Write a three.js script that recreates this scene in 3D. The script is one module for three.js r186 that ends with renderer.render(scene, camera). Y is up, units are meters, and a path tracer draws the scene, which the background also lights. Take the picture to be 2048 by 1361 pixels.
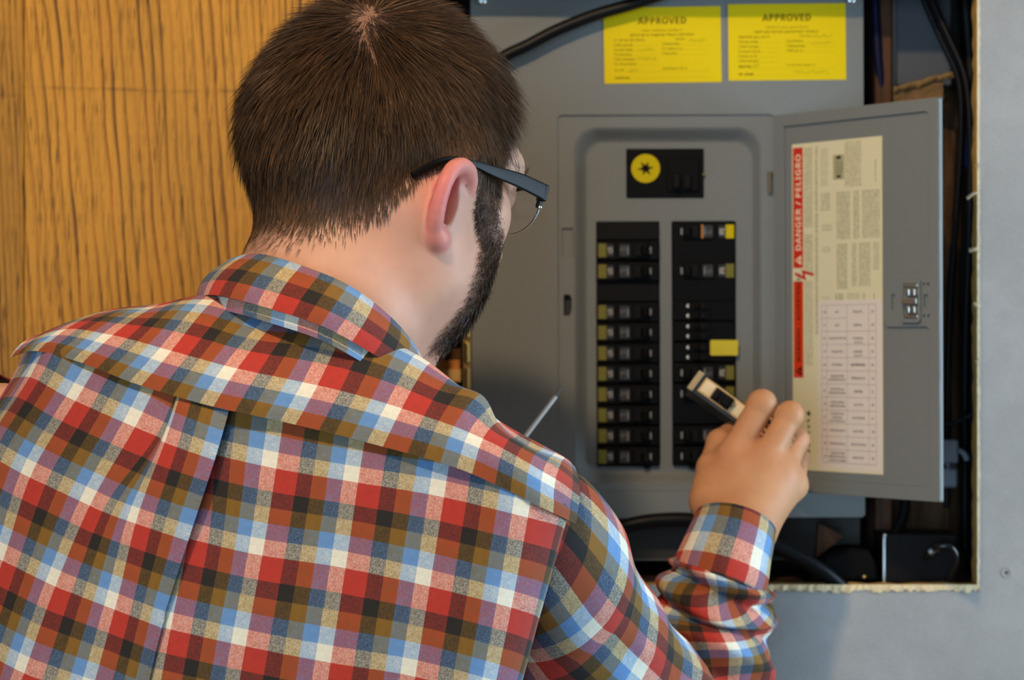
import * as THREE from 'three';
import { RoundedBoxGeometry } from 'three/addons/geometries/RoundedBoxGeometry.js';
import { mergeGeometries } from 'three/addons/utils/BufferGeometryUtils.js';
import { RectAreaLightUniformsLib } from 'three/addons/lights/RectAreaLightUniformsLib.js';

// ---------------------------------------------------------------- camera, sky, lights, exposure
const FPX = 4380;                                   // focal length in pixels of the 2048 x 1361 frame
const EYE = new THREE.Vector3(0, 1.5, 2.0);
const scene = new THREE.Scene();
scene.background = new THREE.Color(0.55, 0.72, 1.0);
const camera = new THREE.PerspectiveCamera(2 * Math.atan(680.5 / FPX) * 180 / Math.PI, 2048 / 1361, 0.05, 30);
camera.position.copy(EYE);
camera.lookAt(0, 1.5, 0);
camera.focus = 1.5;
camera.userData.fStop = 8.0;
const renderer = new THREE.WebGLRenderer({ antialias: true });
renderer.toneMapping = THREE.LinearToneMapping;
renderer.toneMappingExposure = 1.0;
renderer.shadowMap.enabled = true;
RectAreaLightUniformsLib.init();

const LAMP = { at: [-0.25, 2.46, 1.40], color: [1.0, 0.70, 0.40], power: 4.35, radius: 0.045 };
const DAYS = [                                      // daylight through two windows: behind the camera to the left, and in the right wall
  { at: [-0.75, 1.20, 3.36], size: [1.5, 1.7], color: [0.56, 0.79, 1.0], power: 5.0, look: [0, 0, -1] },
  { at: [2.16, 1.45, 0.52], size: [0.9, 1.4], color: [0.58, 0.80, 1.0], power: 15.0, look: [-1, 0, 0] },
];
for (const d of DAYS) {
  const day = new THREE.RectAreaLight(new THREE.Color().setRGB(...d.color), d.power, ...d.size);
  day.position.set(...d.at); day.lookAt(d.at[0] + d.look[0], d.at[1], d.at[2] + d.look[2]); day.name = 'window_daylight';
  scene.add(day);
}

// ---------------------------------------------------------------- helpers
const V = (x, y, z) => new THREE.Vector3(x, y, z);
const at = (px, py, d) => V((px - 1024) / FPX * d, 1.5 - (py - 680.5) / FPX * d, 2 - d);   // a point at distance d in front of the lens
const X = (px, d = 2) => (px - 1024) / FPX * d, Y = (py, d = 2) => 1.5 - (py - 680.5) / FPX * d;
const { clamp, lerp, smoothstep } = THREE.MathUtils;
function rng(seed) { let s = seed | 0; return () => { s = (s + 0x6d2b79f5) | 0; let t = Math.imul(s ^ (s >>> 15), 1 | s); t = (t + Math.imul(t ^ (t >>> 7), 61 | t)) ^ t; return ((t ^ (t >>> 14)) >>> 0) / 4294967296; }; }
const hash = (x, y, z) => { let h = Math.imul(x | 0, 374761393) + Math.imul(y | 0, 668265263) + Math.imul(z | 0, 2147483647) | 0; h = Math.imul(h ^ (h >>> 13), 1274126177); return ((h ^ (h >>> 16)) >>> 0) / 4294967296; };
const fade = (t) => t * t * (3 - 2 * t);
function noise2(x, y, s = 0, per = 0) {
  const xi = Math.floor(x), yi = Math.floor(y), fx = fade(x - xi), fy = fade(y - yi), w = (a) => per ? ((a % per) + per) % per : a;
  const a = hash(w(xi), w(yi), s), b = hash(w(xi + 1), w(yi), s), c = hash(w(xi), w(yi + 1), s), d = hash(w(xi + 1), w(yi + 1), s);
  return lerp(lerp(a, b, fx), lerp(c, d, fx), fy) * 2 - 1;
}
const fbm = (x, y, s = 0, n = 4) => { let v = 0, a = 0.5; for (let i = 0; i < n; i++) { v += a * noise2(x, y, s + i * 17); x *= 2.03; y *= 2.03; a *= 0.5; } return v; };
function noise3(x, y, z, s = 0) { const zi = Math.floor(z), f = fade(z - zi); return lerp(noise2(x, y, s + zi * 57), noise2(x, y, s + (zi + 1) * 57), f); }

const used = new Map();
function numbered(n) { const k = used.get(n) || 0; used.set(n, k + 1); return k ? `${n}_${String(k).padStart(3, '0')}` : n; }
function tag(o, label, category, group, kind) {
  if (label) o.userData.label = label;
  if (category) o.userData.category = category;
  if (group) o.userData.group = group;
  if (kind) o.userData.kind = kind;
  return o;
}
function thing(name, label, category, pos = [0, 0, 0], group) {
  const g = new THREE.Group(); g.name = numbered(name); g.position.set(...pos); scene.add(g);
  return tag(g, label, category, group);
}
function part(name, geo, material, parent, label) {
  const m = new THREE.Mesh(geo, material); m.name = name; m.castShadow = m.receiveShadow = true; parent.add(m);
  if (label) m.userData.label = label;
  return m;
}
function solo(name, geo, material, label, category, group) { const m = part(numbered(name), geo, material, scene); return tag(m, label, category, group); }
function struct(name, geo, material) { const m = part(numbered(name), geo, material, scene); m.userData.kind = 'structure'; return m; }
const clean = (g) => { const h = g.index ? g.toNonIndexed() : g.clone(); for (const k of Object.keys(h.attributes)) if (!['position', 'normal', 'uv'].includes(k)) h.deleteAttribute(k); if (!h.attributes.uv) h.setAttribute('uv', new THREE.BufferAttribute(new Float32Array(h.attributes.position.count * 2), 2)); h.clearGroups(); return h; };
const merge = (list) => mergeGeometries(list.map(clean), false);
const box = (w, h, d, x = 0, y = 0, z = 0, r = 0) => (r ? new RoundedBoxGeometry(w, h, d, 2, r) : new THREE.BoxGeometry(w, h, d)).translate(x, y, z);
const boxAB = (x0, x1, y0, y1, z0, z1, r = 0) => box(x1 - x0, y1 - y0, z1 - z0, (x0 + x1) / 2, (y0 + y1) / 2, (z0 + z1) / 2, r);
const tube = (pts, r, seg = 48, sides = 10, closed = false) => new THREE.TubeGeometry(new THREE.CatmullRomCurve3(pts, closed, 'centripetal'), seg, r, sides, closed);
function capped(pts, r, seg = 48, sides = 10) {    // a cable with rounded ends
  const a = pts[0], b = pts[pts.length - 1];
  return merge([tube(pts, r, seg, sides), new THREE.SphereGeometry(r, sides, 6).translate(a.x, a.y, a.z), new THREE.SphereGeometry(r, sides, 6).translate(b.x, b.y, b.z)]);
}
function rrect(x0, x1, y0, y1, r, S = THREE.Shape) {
  const s = new S();
  s.moveTo(x0 + r, y0); s.lineTo(x1 - r, y0); s.absarc(x1 - r, y0 + r, r, -Math.PI / 2, 0); s.lineTo(x1, y1 - r); s.absarc(x1 - r, y1 - r, r, 0, Math.PI / 2);
  s.lineTo(x0 + r, y1); s.absarc(x0 + r, y1 - r, r, Math.PI / 2, Math.PI); s.lineTo(x0, y0 + r); s.absarc(x0 + r, y0 + r, r, Math.PI, 1.5 * Math.PI);
  return s;
}
const extrude = (shape, depth, bevel = 0, seg = 2, curve = 8) => new THREE.ExtrudeGeometry(shape, { depth: depth - 2 * bevel, bevelEnabled: bevel > 0, bevelSize: bevel, bevelThickness: bevel, bevelOffset: -bevel, bevelSegments: seg, curveSegments: curve }).translate(0, 0, bevel);
const lin = (r, g, b) => new THREE.Color().setRGB(r, g, b);
const srgb = (r, g, b) => new THREE.Color().setRGB(r / 255, g / 255, b / 255, THREE.SRGBColorSpace);
const std = (color, roughness = 0.7, o = {}) => new THREE.MeshStandardMaterial({ color, roughness, ...o });
const phys = (color, roughness = 0.5, o = {}) => new THREE.MeshPhysicalMaterial({ color, roughness, ...o });
function dataTex(w, h, fn, color = true) {
  const d = new Uint8Array(w * h * 4);
  for (let y = 0; y < h; y++) for (let x = 0; x < w; x++) { const c = fn(x, y), i = (y * w + x) * 4; d[i] = clamp(c[0], 0, 255); d[i + 1] = clamp(c[1], 0, 255); d[i + 2] = clamp(c[2], 0, 255); d[i + 3] = 255; }
  const t = new THREE.DataTexture(d, w, h); t.wrapS = t.wrapT = THREE.RepeatWrapping; t.magFilter = t.minFilter = THREE.LinearFilter; if (color) t.colorSpace = THREE.SRGBColorSpace; t.needsUpdate = true; return t;
}
function canvasTex(w, h, draw) {
  const c = document.createElement('canvas'); c.width = w; c.height = h; draw(c.getContext('2d'), w, h);
  const t = new THREE.CanvasTexture(c); t.colorSpace = THREE.SRGBColorSpace; t.magFilter = THREE.LinearFilter; return t;
}
function planarUV(g, s = 1, ax = 0, ay = 1) { const p = g.attributes.position, u = new Float32Array(p.count * 2); for (let i = 0; i < p.count; i++) { u[2 * i] = p.getComponent(i, ax) * s; u[2 * i + 1] = p.getComponent(i, ay) * s; } g.setAttribute('uv', new THREE.BufferAttribute(u, 2)); return g; }
// ---------------------------------------------------------------- the room
const WF = 0.036, WB = 0.014;                          // front and back face of the wall board round the opening
const OPEN = { x0: -0.40, x1: X(1945, 2 - WB), y0: Y(1166, 2 - WB), y1: 1.812 };
const grain = dataTex(256, 256, (x, y) => { const v = 128 + 60 * noise2(x / 8, y / 8, 3, 32) + 50 * noise2(x / 2, y / 2, 9, 128); return [v, v, v]; }, false);
const paintTex = dataTex(512, 512, (x, y) => { const v = 5 * noise2(x / 64, y / 64, 5, 8) + 3 * noise2(x / 16, y / 16, 6, 32) + 3 * noise2(x / 2, y / 2, 6, 256); return [161 + v, 162 + v, 161 + v]; });
const M = {
  paint: phys(0xffffff, 0.75, { specularIntensity: 0.4, map: paintTex, bumpMap: grain, bumpScale: 0.0002 }),
  board: std(srgb(196, 152, 74), 0.9, { bumpMap: grain, bumpScale: 0.001 }),
  paper: std(srgb(226, 204, 160), 0.9, { bumpMap: grain, bumpScale: 0.0008 }),
  room: std(lin(0.16, 0.15, 0.14), 0.9), ceiling: std(lin(0.25, 0.24, 0.23), 0.9), floor: std(lin(0.10, 0.065, 0.04), 0.6),
  frame: std(lin(0.75, 0.75, 0.73), 0.5),
};
{
  const r = rng(11), s = new THREE.Shape();
  s.moveTo(-2.2, 0); s.lineTo(2.2, 0); s.lineTo(2.2, 2.7); s.lineTo(-2.2, 2.7); s.lineTo(-2.2, 0);
  const h = new THREE.Path(), pts = [], jag = (n) => (r() - 0.5) * n;
  for (let i = 0; i <= 60; i++) pts.push([lerp(OPEN.x0, OPEN.x1, i / 60), OPEN.y0 + jag(0.0022)]);
  for (let i = 1; i <= 60; i++) pts.push([OPEN.x1 + jag(0.0022), lerp(OPEN.y0, OPEN.y1, i / 60)]);
  for (let i = 1; i <= 20; i++) pts.push([lerp(OPEN.x1, OPEN.x0, i / 20), OPEN.y1 + jag(0.0014)]);
  pts.forEach((p, i) => h[i ? 'lineTo' : 'moveTo'](...p)); h.closePath();
  s.holes.push(h);
  const g = new THREE.ExtrudeGeometry(s, { depth: WF - WB, bevelEnabled: false }).translate(0, 0, WB);
  planarUV(g, 2.2);
  const wall = new THREE.Mesh(g, [M.paint, M.board]); wall.name = 'wall_back'; wall.userData.kind = 'structure'; wall.castShadow = wall.receiveShadow = true; scene.add(wall);
  // torn facing paper along the cut, lifted a little from the board
  const strip = (n, p, q, w, lift) => {
    const pos = [], idx = [];
    for (let i = 0; i <= n; i++) {
      const t = i / n, c = p.clone().lerp(q, t), out = w * (0.55 + 0.9 * Math.abs(fbm(i * 0.11 + p.x * 9, p.y * 7, 4)) + 0.5 * r());
      const dir = Math.abs(q.x - p.x) > Math.abs(q.y - p.y) ? V(0, -1, 0) : V(1, 0, 0);
      const e = c.clone().addScaledVector(dir, out), z = WF + 0.0003 + lift * (0.4 + r());
      pos.push(c.x - dir.x * 0.0006, c.y - dir.y * 0.0006, WF + 0.0006, e.x, e.y, z, e.x + dir.x * 0.0003, e.y + dir.y * 0.0003, WF - 0.0002);
    }
    for (let i = 0; i < n; i++) for (const k of [0, 1]) { const a = i * 3 + k, b = a + 3; idx.push(a, a + 1, b, b, a + 1, b + 1); }
    const gg = new THREE.BufferGeometry(); gg.setAttribute('position', new THREE.Float32BufferAttribute(pos, 3)); gg.setIndex(idx); planarUV(gg, 9); gg.computeVertexNormals(); return gg;
  };
  part('torn_paper', strip(110, V(0.20, OPEN.y0, 0), V(OPEN.x1 + 0.002, OPEN.y0, 0), 0.0052, 0.0016), M.paper, wall, 'ragged torn paper along the lower cut edge');
  part('torn_paper', strip(150, V(OPEN.x1, OPEN.y0, 0), V(OPEN.x1, OPEN.y1, 0), 0.0014, 0.0006), M.paper, wall, 'ragged torn paper along the right cut edge');
  const shred = (px, py, len, drop, w) => { const a = V(OPEN.x1 + 0.001, Y(py, 1.96), WF), p = [a, a.clone().add(V(-len * 0.4, drop * 0.2, 0.003)), a.clone().add(V(-len, -drop, 0.002))]; const g2 = tube(p, w, 10, 6); g2.scale(1, 1, 1); part('paper_shred', g2, M.paper, wall); };
  shred(1940, 388, 0.011, 0.004, 0.0013); shred(1940, 499, 0.009, 0.001, 0.0018); shred(1940, 612, 0.005, -0.002, 0.002); shred(1945, 330, 0.003, 0.001, 0.0012); shred(1945, 720, 0.003, 0.002, 0.0012);
  // a dimpled screw head in the painted board
  const sx = X(2015, 1.96), sy = Y(1147, 1.96);
  part('screw', merge([new THREE.TorusGeometry(0.0042, 0.0012, 8, 24).scale(1, 1, 0.35).translate(sx, sy, WF)]), M.paint, wall);
  part('screw', new THREE.CylinderGeometry(0.0014, 0.0014, 0.0008, 12).rotateX(Math.PI / 2).translate(sx, sy, WF), std(lin(0.05, 0.05, 0.05), 0.5, { metalness: 0.6 }), wall);

  const th = 0.1;
  struct('floor', boxAB(-2.3, 2.3, -th, 0, -0.3, 3.6), M.floor);
  struct('ceiling', boxAB(-2.3, 2.3, 2.7, 2.8, -0.3, 3.6), M.ceiling);
  struct('wall_left', boxAB(-2.3, -2.2, 0, 2.7, -0.3, 3.6), M.room);
  const holed = (name, n, half, mid, d, across) => {                // a wall with a window in it, built across x and then turned into place
    const ww = d.size[0] / 2, wh = d.size[1] / 2, wy = d.at[1], fs = new THREE.Shape();
    fs.moveTo(-half, 0); fs.lineTo(half, 0); fs.lineTo(half, 2.7); fs.lineTo(-half, 2.7); fs.lineTo(-half, 0);
    fs.holes.push(rrect(across - ww, across + ww, wy - wh, wy + wh, 0.001, THREE.Path));
    const turn = (g) => n === 1 ? g.translate(0, 0, 3.4) : g.rotateY(Math.PI / 2).translate(2.2, 0, mid);
    struct(name, turn(new THREE.ExtrudeGeometry(fs, { depth: 0.12, bevelEnabled: false })), M.room);
    const win = new THREE.Group(); win.name = 'window_' + n; win.userData.kind = 'structure'; scene.add(win);
    const x0 = across - ww, x1 = across + ww, y0 = wy - wh, y1 = wy + wh;
    part('window_frame', turn(merge([boxAB(x0, x1, y0, y0 + 0.04, 0.03, 0.07), boxAB(x0, x1, y1 - 0.04, y1, 0.03, 0.07), boxAB(x0, x0 + 0.04, y0, y1, 0.03, 0.07), boxAB(x1 - 0.04, x1, y0, y1, 0.03, 0.07), boxAB(across - 0.02, across + 0.02, y0, y1, 0.03, 0.07)])), M.frame, win);
    part('window_pane', turn(boxAB(x0 + 0.03, x1 - 0.03, y0 + 0.03, y1 - 0.03, 0.048, 0.052)), phys(0xffffff, 0.02, { transmission: 1, thickness: 0 }), win);
  };
  holed('wall_front', 1, 2.2, 0, DAYS[0], DAYS[0].at[0]);
  holed('wall_right', 2, 1.95, 1.65, DAYS[1], -(DAYS[1].at[2] - 1.65));
  // the lamp on the ceiling
  const lamp = thing('ceiling_lamp', 'bare warm bulb in a white ceiling holder behind the camera', 'lamp', [LAMP.at[0], 2.7, LAMP.at[2]]);
  const dy = LAMP.at[1] - 2.7;
  part('holder', merge([new THREE.CylinderGeometry(0.055, 0.06, 0.025, 32).translate(0, -0.0125, 0), new THREE.CylinderGeometry(0.022, 0.028, -dy - 0.055, 24).translate(0, (dy + 0.02) / 2, 0)]), M.frame, lamp);
  part('bulb', new THREE.SphereGeometry(LAMP.radius, 24, 16).translate(0, dy, 0), std(0xffffff, 0.4, { emissive: lin(...LAMP.color), emissiveIntensity: 8 }), lamp);
  const l = new THREE.PointLight(lin(...LAMP.color), LAMP.power); l.position.set(0, dy, 0); l.shadow.radius = LAMP.radius / 0.02; l.castShadow = true; l.name = 'lamp_light'; lamp.add(l);
}

// ---------------------------------------------------------------- the oak panel on the left
{
  const W = 1024, H = 1024;
  const oak = (seed, dark) => dataTex(W, H, (x, y) => {
    const u = x / W, v = 1 - y / H;                                // v down the board
    const warp = 0.020 * fbm(u * 2.6, v * 1.0, seed, 3) + 0.007 * fbm(u * 9, v * 4, seed + 40, 3);
    const cu = u - 0.70 + 0.10 * v, hill = Math.exp(-cu * cu / 0.006) * (0.11 * smoothstep(0.42 - v, 0, 0.42) + 0.012 * noise2(v * 11, 1, seed + 3));
    const s = u + warp - 0.10 * v * (1 - 0.5 * u) - hill;
    const ring = s * (44 + 30 * smoothstep(u, 0.45, 0.95)) + 0.25 * fbm(u * 30, v * 5, seed + 60, 2);
    const ph = ring - Math.floor(ring), line = Math.pow(smoothstep(ph, 0.30, 0.92) * (1 - smoothstep(ph, 0.92, 1)), 2.2) * (0.35 + 0.95 * hash(Math.floor(ring), seed, 5));
    const pore = Math.max(0, noise2(x / 1.7, y / 34, seed + 7)) * Math.max(0, noise2(x / 5, y / 90, seed + 8) + 0.5);
    const broad = fbm(u * 5, v * 1.5, seed + 21, 3), fleck = noise2(x / 2.2, y / 9, seed + 33);
    let k = 1 - 0.50 * line * (0.6 + 0.5 * noise2(ring * 0.7, v * 5, seed + 2)) - 0.40 * pore + 0.12 * broad + 0.03 * fleck;
    k *= dark;
    const crease = Math.exp(-Math.pow((v - 0.326 - 0.018 * u - 0.002 * noise2(u * 14, 0, 5)) / 0.0035, 2)) * (0.5 + 0.5 * noise2(u * 40, 2, 6));
    k *= 1 - 0.2 * crease;
    const red = 1 - 0.10 * line;
    return [192 * k, 134 * k * red, 46 * k * red * (1 - 0.12 * line)];
  });
  const w = thing('oak_panel', 'golden oak panel with vertical grain to the left of the man', 'wood panel', [X(430, 1.93), 1.5, WF + 0.008]);
  const mk = (seed, dark) => phys(0xffffff, 0.55, { map: oak(seed, dark), specularIntensity: 0.35, bumpMap: grain, bumpScale: 0.0002 });
  const zx = w.position.x, board = (x0, x1, name, mat, z) => {
    const g = extrude(rrect(x0 - zx, x1 - zx, -0.5, 0.42, 0.001), 0.018, 0.0012, 2, 4).translate(0, 0, z);
    const p = g.attributes.position, u = new Float32Array(p.count * 2);
    for (let i = 0; i < p.count; i++) { u[2 * i] = (p.getX(i) + zx - X(40, 1.93)) / 0.40; u[2 * i + 1] = (p.getY(i) + 0.06) / 0.42; }
    g.setAttribute('uv', new THREE.BufferAttribute(u, 2));
    part(name, g, mat, w);
  };
  board(X(44, 1.93), X(866, 1.93), 'board', mk(3, 1), 0);
  board(X(-500, 1.93), X(43, 1.93), 'board', mk(8, 0.93), 0.0004);
}
// ---------------------------------------------------------------- the breaker panel
const grit = dataTex(256, 256, (x, y) => { const v = 128 + 70 * noise2(x / 3, y / 3, 61, 85) + 40 * noise2(x / 1.3, y / 1.3, 62, 196); return [v, v, v]; }, false);
const P = {
  grey: phys(lin(0.185, 0.200, 0.196), 0.5, { specularIntensity: 0.4, bumpMap: grit, bumpScale: 0.00012, clearcoat: 0 }),
  black: phys(lin(0.0026, 0.0023, 0.0023), 0.5, { specularIntensity: 0.18 }),
  blackMatt: phys(lin(0.003, 0.003, 0.003), 0.6, { specularIntensity: 0.3 }),
  yellow: phys(srgb(200, 182, 8), 0.6, { specularIntensity: 0.25 }), white: std(lin(0.7, 0.7, 0.68), 0.6),
  chrome: std(lin(0.72, 0.74, 0.72), 0.25, { metalness: 1 }), brass: std(lin(0.62, 0.42, 0.14), 0.28, { metalness: 1 }), dark: std(lin(0.02, 0.02, 0.022), 0.7),
};
const uv30 = (g) => planarUV(g, 14);
const panel = thing('electrical_panel', 'grey steel breaker panel with an open door set in the cut wall opening', 'breaker panel', [X(1335), 1.5, 0]);
panel.rotation.z = 0.0035;
const px0 = panel.position.x;
const lx = (px, d = 2) => X(px, d) - px0, ly = (py, d = 2) => Y(py, d) - 1.5;       // panel axes
const SEAT = { x0: lx(1117), x1: lx(1549), y0: ly(984), y1: ly(230) };
const RO = { x0: lx(1150), x1: lx(1523), y0: ly(968), y1: ly(255), r: 0.021 }, RI = { x0: lx(1176), x1: lx(1507), y0: ly(948), y1: ly(283), r: 0.016 };
const DEEP = -0.014;
{
  // face of the cover, a step for the door, and the dished wall down to the dead front
  const face = rrect(lx(943), lx(1729), ly(1037), ly(-26), 0.004);
  face.holes.push(rrect(SEAT.x0, SEAT.x1, SEAT.y0, SEAT.y1, 0.004, THREE.Path));
  const seat = rrect(SEAT.x0 - 0.003, SEAT.x1 + 0.003, SEAT.y0 - 0.003, SEAT.y1 + 0.003, 0.004);
  seat.holes.push(rrect(RO.x0, RO.x1, RO.y0, RO.y1, RO.r, THREE.Path));
  // strike holes for the latch
  const slot = new THREE.Path(); [[1128, 589], [1140, 589], [1144, 598], [1144, 618], [1140, 631], [1128, 631]].forEach(([a, b], i) => slot[i ? 'lineTo' : 'moveTo'](lx(a), ly(b))); slot.closePath(); seat.holes.push(slot);
  const notch = rrect(lx(1125), lx(1147), ly(513), ly(456), 0.001, THREE.Path); seat.holes.push(notch);
  const ringGeo = (() => {                                         // dished wall
    const prof = [[0, -0.0022], [0.06, -0.0025], [0.16, -0.0034], [0.35, -0.0060], [0.65, -0.0108], [0.84, -0.0131], [0.94, -0.0138], [1, DEEP]], rings = prof.map(([t, z]) => {
      const s = rrect(lerp(RO.x0, RI.x0, t), lerp(RO.x1, RI.x1, t), lerp(RO.y0, RI.y0, t), lerp(RO.y1, RI.y1, t), lerp(RO.r, RI.r, t));
      return { pts: s.getPoints(14), z };
    }), pos = [], idx = [], n = rings[0].pts.length;
    rings.forEach(({ pts, z }) => pts.forEach((p) => pos.push(p.x, p.y, z)));
    for (let k = 0; k < rings.length - 1; k++) for (let i = 0; i < n - 1; i++) { const a = k * n + i, b = a + n; idx.push(a, a + 1, b, b, a + 1, b + 1); }
    const g = new THREE.BufferGeometry(); g.setAttribute('position', new THREE.Float32BufferAttribute(pos, 3)); g.setIndex(idx); g.computeVertexNormals(); return g;
  })();
  const rim = rrect(lx(943), lx(1729), ly(1037), ly(-26), 0.004); rim.holes.push(rrect(lx(943) + 0.0015, lx(1729) - 0.0015, ly(1037) + 0.0015, ly(-26) - 0.0015, 0.003, THREE.Path));
  part('cover', uv30(merge([extrude(face, 0.0022, 0.0006, 2).translate(0, 0, -0.0022), extrude(seat, 0.0012, 0.0003, 1).translate(0, 0, -0.0034), ringGeo, extrude(rim, 0.012).translate(0, 0, -0.0130)])), P.grey, panel);
  part('strike_plate', uv30(boxAB(lx(1125), lx(1147), ly(513), ly(456), -0.0065, -0.0045, 0.0004)), P.grey, panel);
  part('latch_slot', boxAB(lx(1124), lx(1149), ly(634), ly(586), -0.016, -0.010, 0.0004), P.dark, panel);
  // the dead front, with its cut-outs
  const D = 2 - DEEP, dead = rrect(RI.x0 - 0.001, RI.x1 + 0.001, RI.y0 - 0.001, RI.y1 + 0.001, RI.r);
  for (const [a, b, c, d] of [[1254, 1408, 396, 298], [1193, 1320, 928, 443], [1344, 1472, 930, 443]]) dead.holes.push(rrect(lx(a, D), lx(b, D), ly(c, D), ly(d, D), 0.0006, THREE.Path));
  part('dead_front', uv30(extrude(dead, 0.0014, 0.0003, 1, 12).translate(0, 0, DEEP - 0.0014)), P.grey, panel);
  part('back_box', uv30(merge([boxAB(lx(955), lx(1716), ly(1130), ly(-10), -0.098, -0.096), boxAB(lx(955), lx(957), ly(1030), ly(-10), -0.097, -0.013), boxAB(lx(1714), lx(1716), ly(1030), ly(-10), -0.097, -0.013), boxAB(lx(955), lx(1716), ly(1130), ly(1128), -0.097, -0.040), boxAB(lx(955), lx(1716), ly(-10), ly(-12), -0.097, -0.013)])), P.grey, panel);
  part('lower_plate', uv30(boxAB(lx(955), lx(1733), ly(1130), ly(1020), -0.044, -0.042)), std(lin(0.035, 0.035, 0.032), 0.6), panel, 'dark plate under the cover');
  const screw = merge([new THREE.SphereGeometry(0.0042, 20, 10, 0, Math.PI * 2, 0, Math.PI / 2).rotateX(Math.PI / 2).scale(1, 1, 0.6), box(0.006, 0.0009, 0.0006, 0, 0, 0.0024)]);
  for (const [a, b] of [[1704, 1], [966, 1]]) { const m = part('cover_screw', screw, P.chrome, panel); m.position.set(lx(a), ly(b), 0); }
  const pin = merge([new THREE.CylinderGeometry(0.0021, 0.0021, 0.019, 12), new THREE.CylinderGeometry(0.0026, 0.0026, 0.002, 12).translate(0, 0.009, 0)]);
  for (const b of [367, 850]) { const m = part('hinge_pin', pin, std(lin(0.16, 0.13, 0.08), 0.45, { metalness: 0.5 }), panel); m.position.set(lx(1541), ly(b), 0.0002); }
  // blank plates left in the cut-outs
  for (const b of [459.5, 583]) part('filler_plate', box(0.0582, 0.0184, 0.006, lx(1256.5, D), ly(b, D), DEEP - 0.004, 0.0008), P.blackMatt, panel, 'blank black filler plate in the breaker column');

  // inspection stickers
  const sticker = (seed) => canvasTex(1024, 672, (c, w, h) => {
    const r = rng(seed);
    c.fillStyle = 'rgb(222,196,8)'; c.fillRect(0, 0, w, h);
    c.fillStyle = 'rgba(70,60,0,0.9)'; c.font = 'bold 84px sans-serif'; c.textAlign = 'center'; c.fillText('APPROVED', w * 0.5, 150);
    const dash = (x0, x1, y, hh, a) => { let x = x0; while (x < x1) { const ww = 6 + r() * 16; c.fillStyle = `rgba(88,74,0,${a * (0.7 + 0.5 * r())})`; c.fillRect(x, y - hh * (0.7 + 0.3 * r()), ww, hh); x += ww + 4 + (r() < 0.16 ? 10 : 0); } };
    dash(330, 690, 212, 14, 0.45); dash(230, 790, 252, 18, 0.55); dash(90, 350, 296, 16, 0.6); dash(620, 700, 290, 14, 0.5);
    for (let k = 0; k < 5; k++) { const y = 338 + k * 42; c.strokeStyle = 'rgba(88,74,0,0.7)'; c.lineWidth = 3; c.strokeRect(90, y - 17, 17, 17); dash(114, 230 + r() * 50, y, 15, 0.55); c.fillStyle = 'rgba(88,74,0,0.3)'; c.fillRect(220, y + 3, 240, 2.5); if (k < 3) { c.strokeRect(510, y - 20, 17, 17); dash(534, 640 + r() * 40, y - 3, 15, 0.55); c.fillStyle = 'rgba(88,74,0,0.3)'; c.fillRect(640, y, 290, 2.5); } }
    c.strokeStyle = 'rgba(70,60,20,0.55)'; c.lineWidth = 3.5;
    const scrawl = (x, y, n, hh) => { c.beginPath(); c.moveTo(x, y); for (let i = 1; i < n; i++) c.lineTo(x + i * 9, y + (r() - 0.5) * hh); c.stroke(); };
    if (seed === 1) { scrawl(300, 372, 16, 26); scrawl(290, 455, 20, 26); scrawl(740, 300, 18, 26); dash(90, 170, 560, 15, 0.6); scrawl(210, 560, 10, 34); dash(510, 720, 550, 14, 0.55); dash(90, 200, 628, 15, 0.6); }
    else { scrawl(700, 285, 24, 30); scrawl(720, 350, 20, 20); dash(90, 190, 555, 17, 0.8); scrawl(210, 545, 8, 40); dash(500, 740, 545, 14, 0.5); scrawl(560, 600, 36, 26); dash(90, 210, 622, 17, 0.75); }
    c.fillStyle = 'rgba(88,74,0,0.3)'; c.fillRect(190, 568, 740, 2.5); c.fillRect(200, 626, 730, 2.5);
  });
  const put = (name, x, y, w, h, tex, rot, z = 0.0004, label) => { const g = new THREE.BoxGeometry(w, h, 0.0003); const m = part(name, g, phys(0xffffff, 0.6, { map: tex, specularIntensity: 0.25 }), panel, label); m.position.set(x, y, z); m.rotation.z = rot; return m; };
  put('inspection_sticker', lx(1327), ly(90), 234 / 2190, 152 / 2190, sticker(1), 0.012, 0.0004, 'yellow sticker reading APPROVED, beside the black cable');
  put('inspection_sticker', lx(1576), ly(85), 235 / 2190, 153 / 2190, sticker(2), 0.006, 0.0004, 'yellow sticker reading APPROVED, at the right corner of the cover');
}

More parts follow.
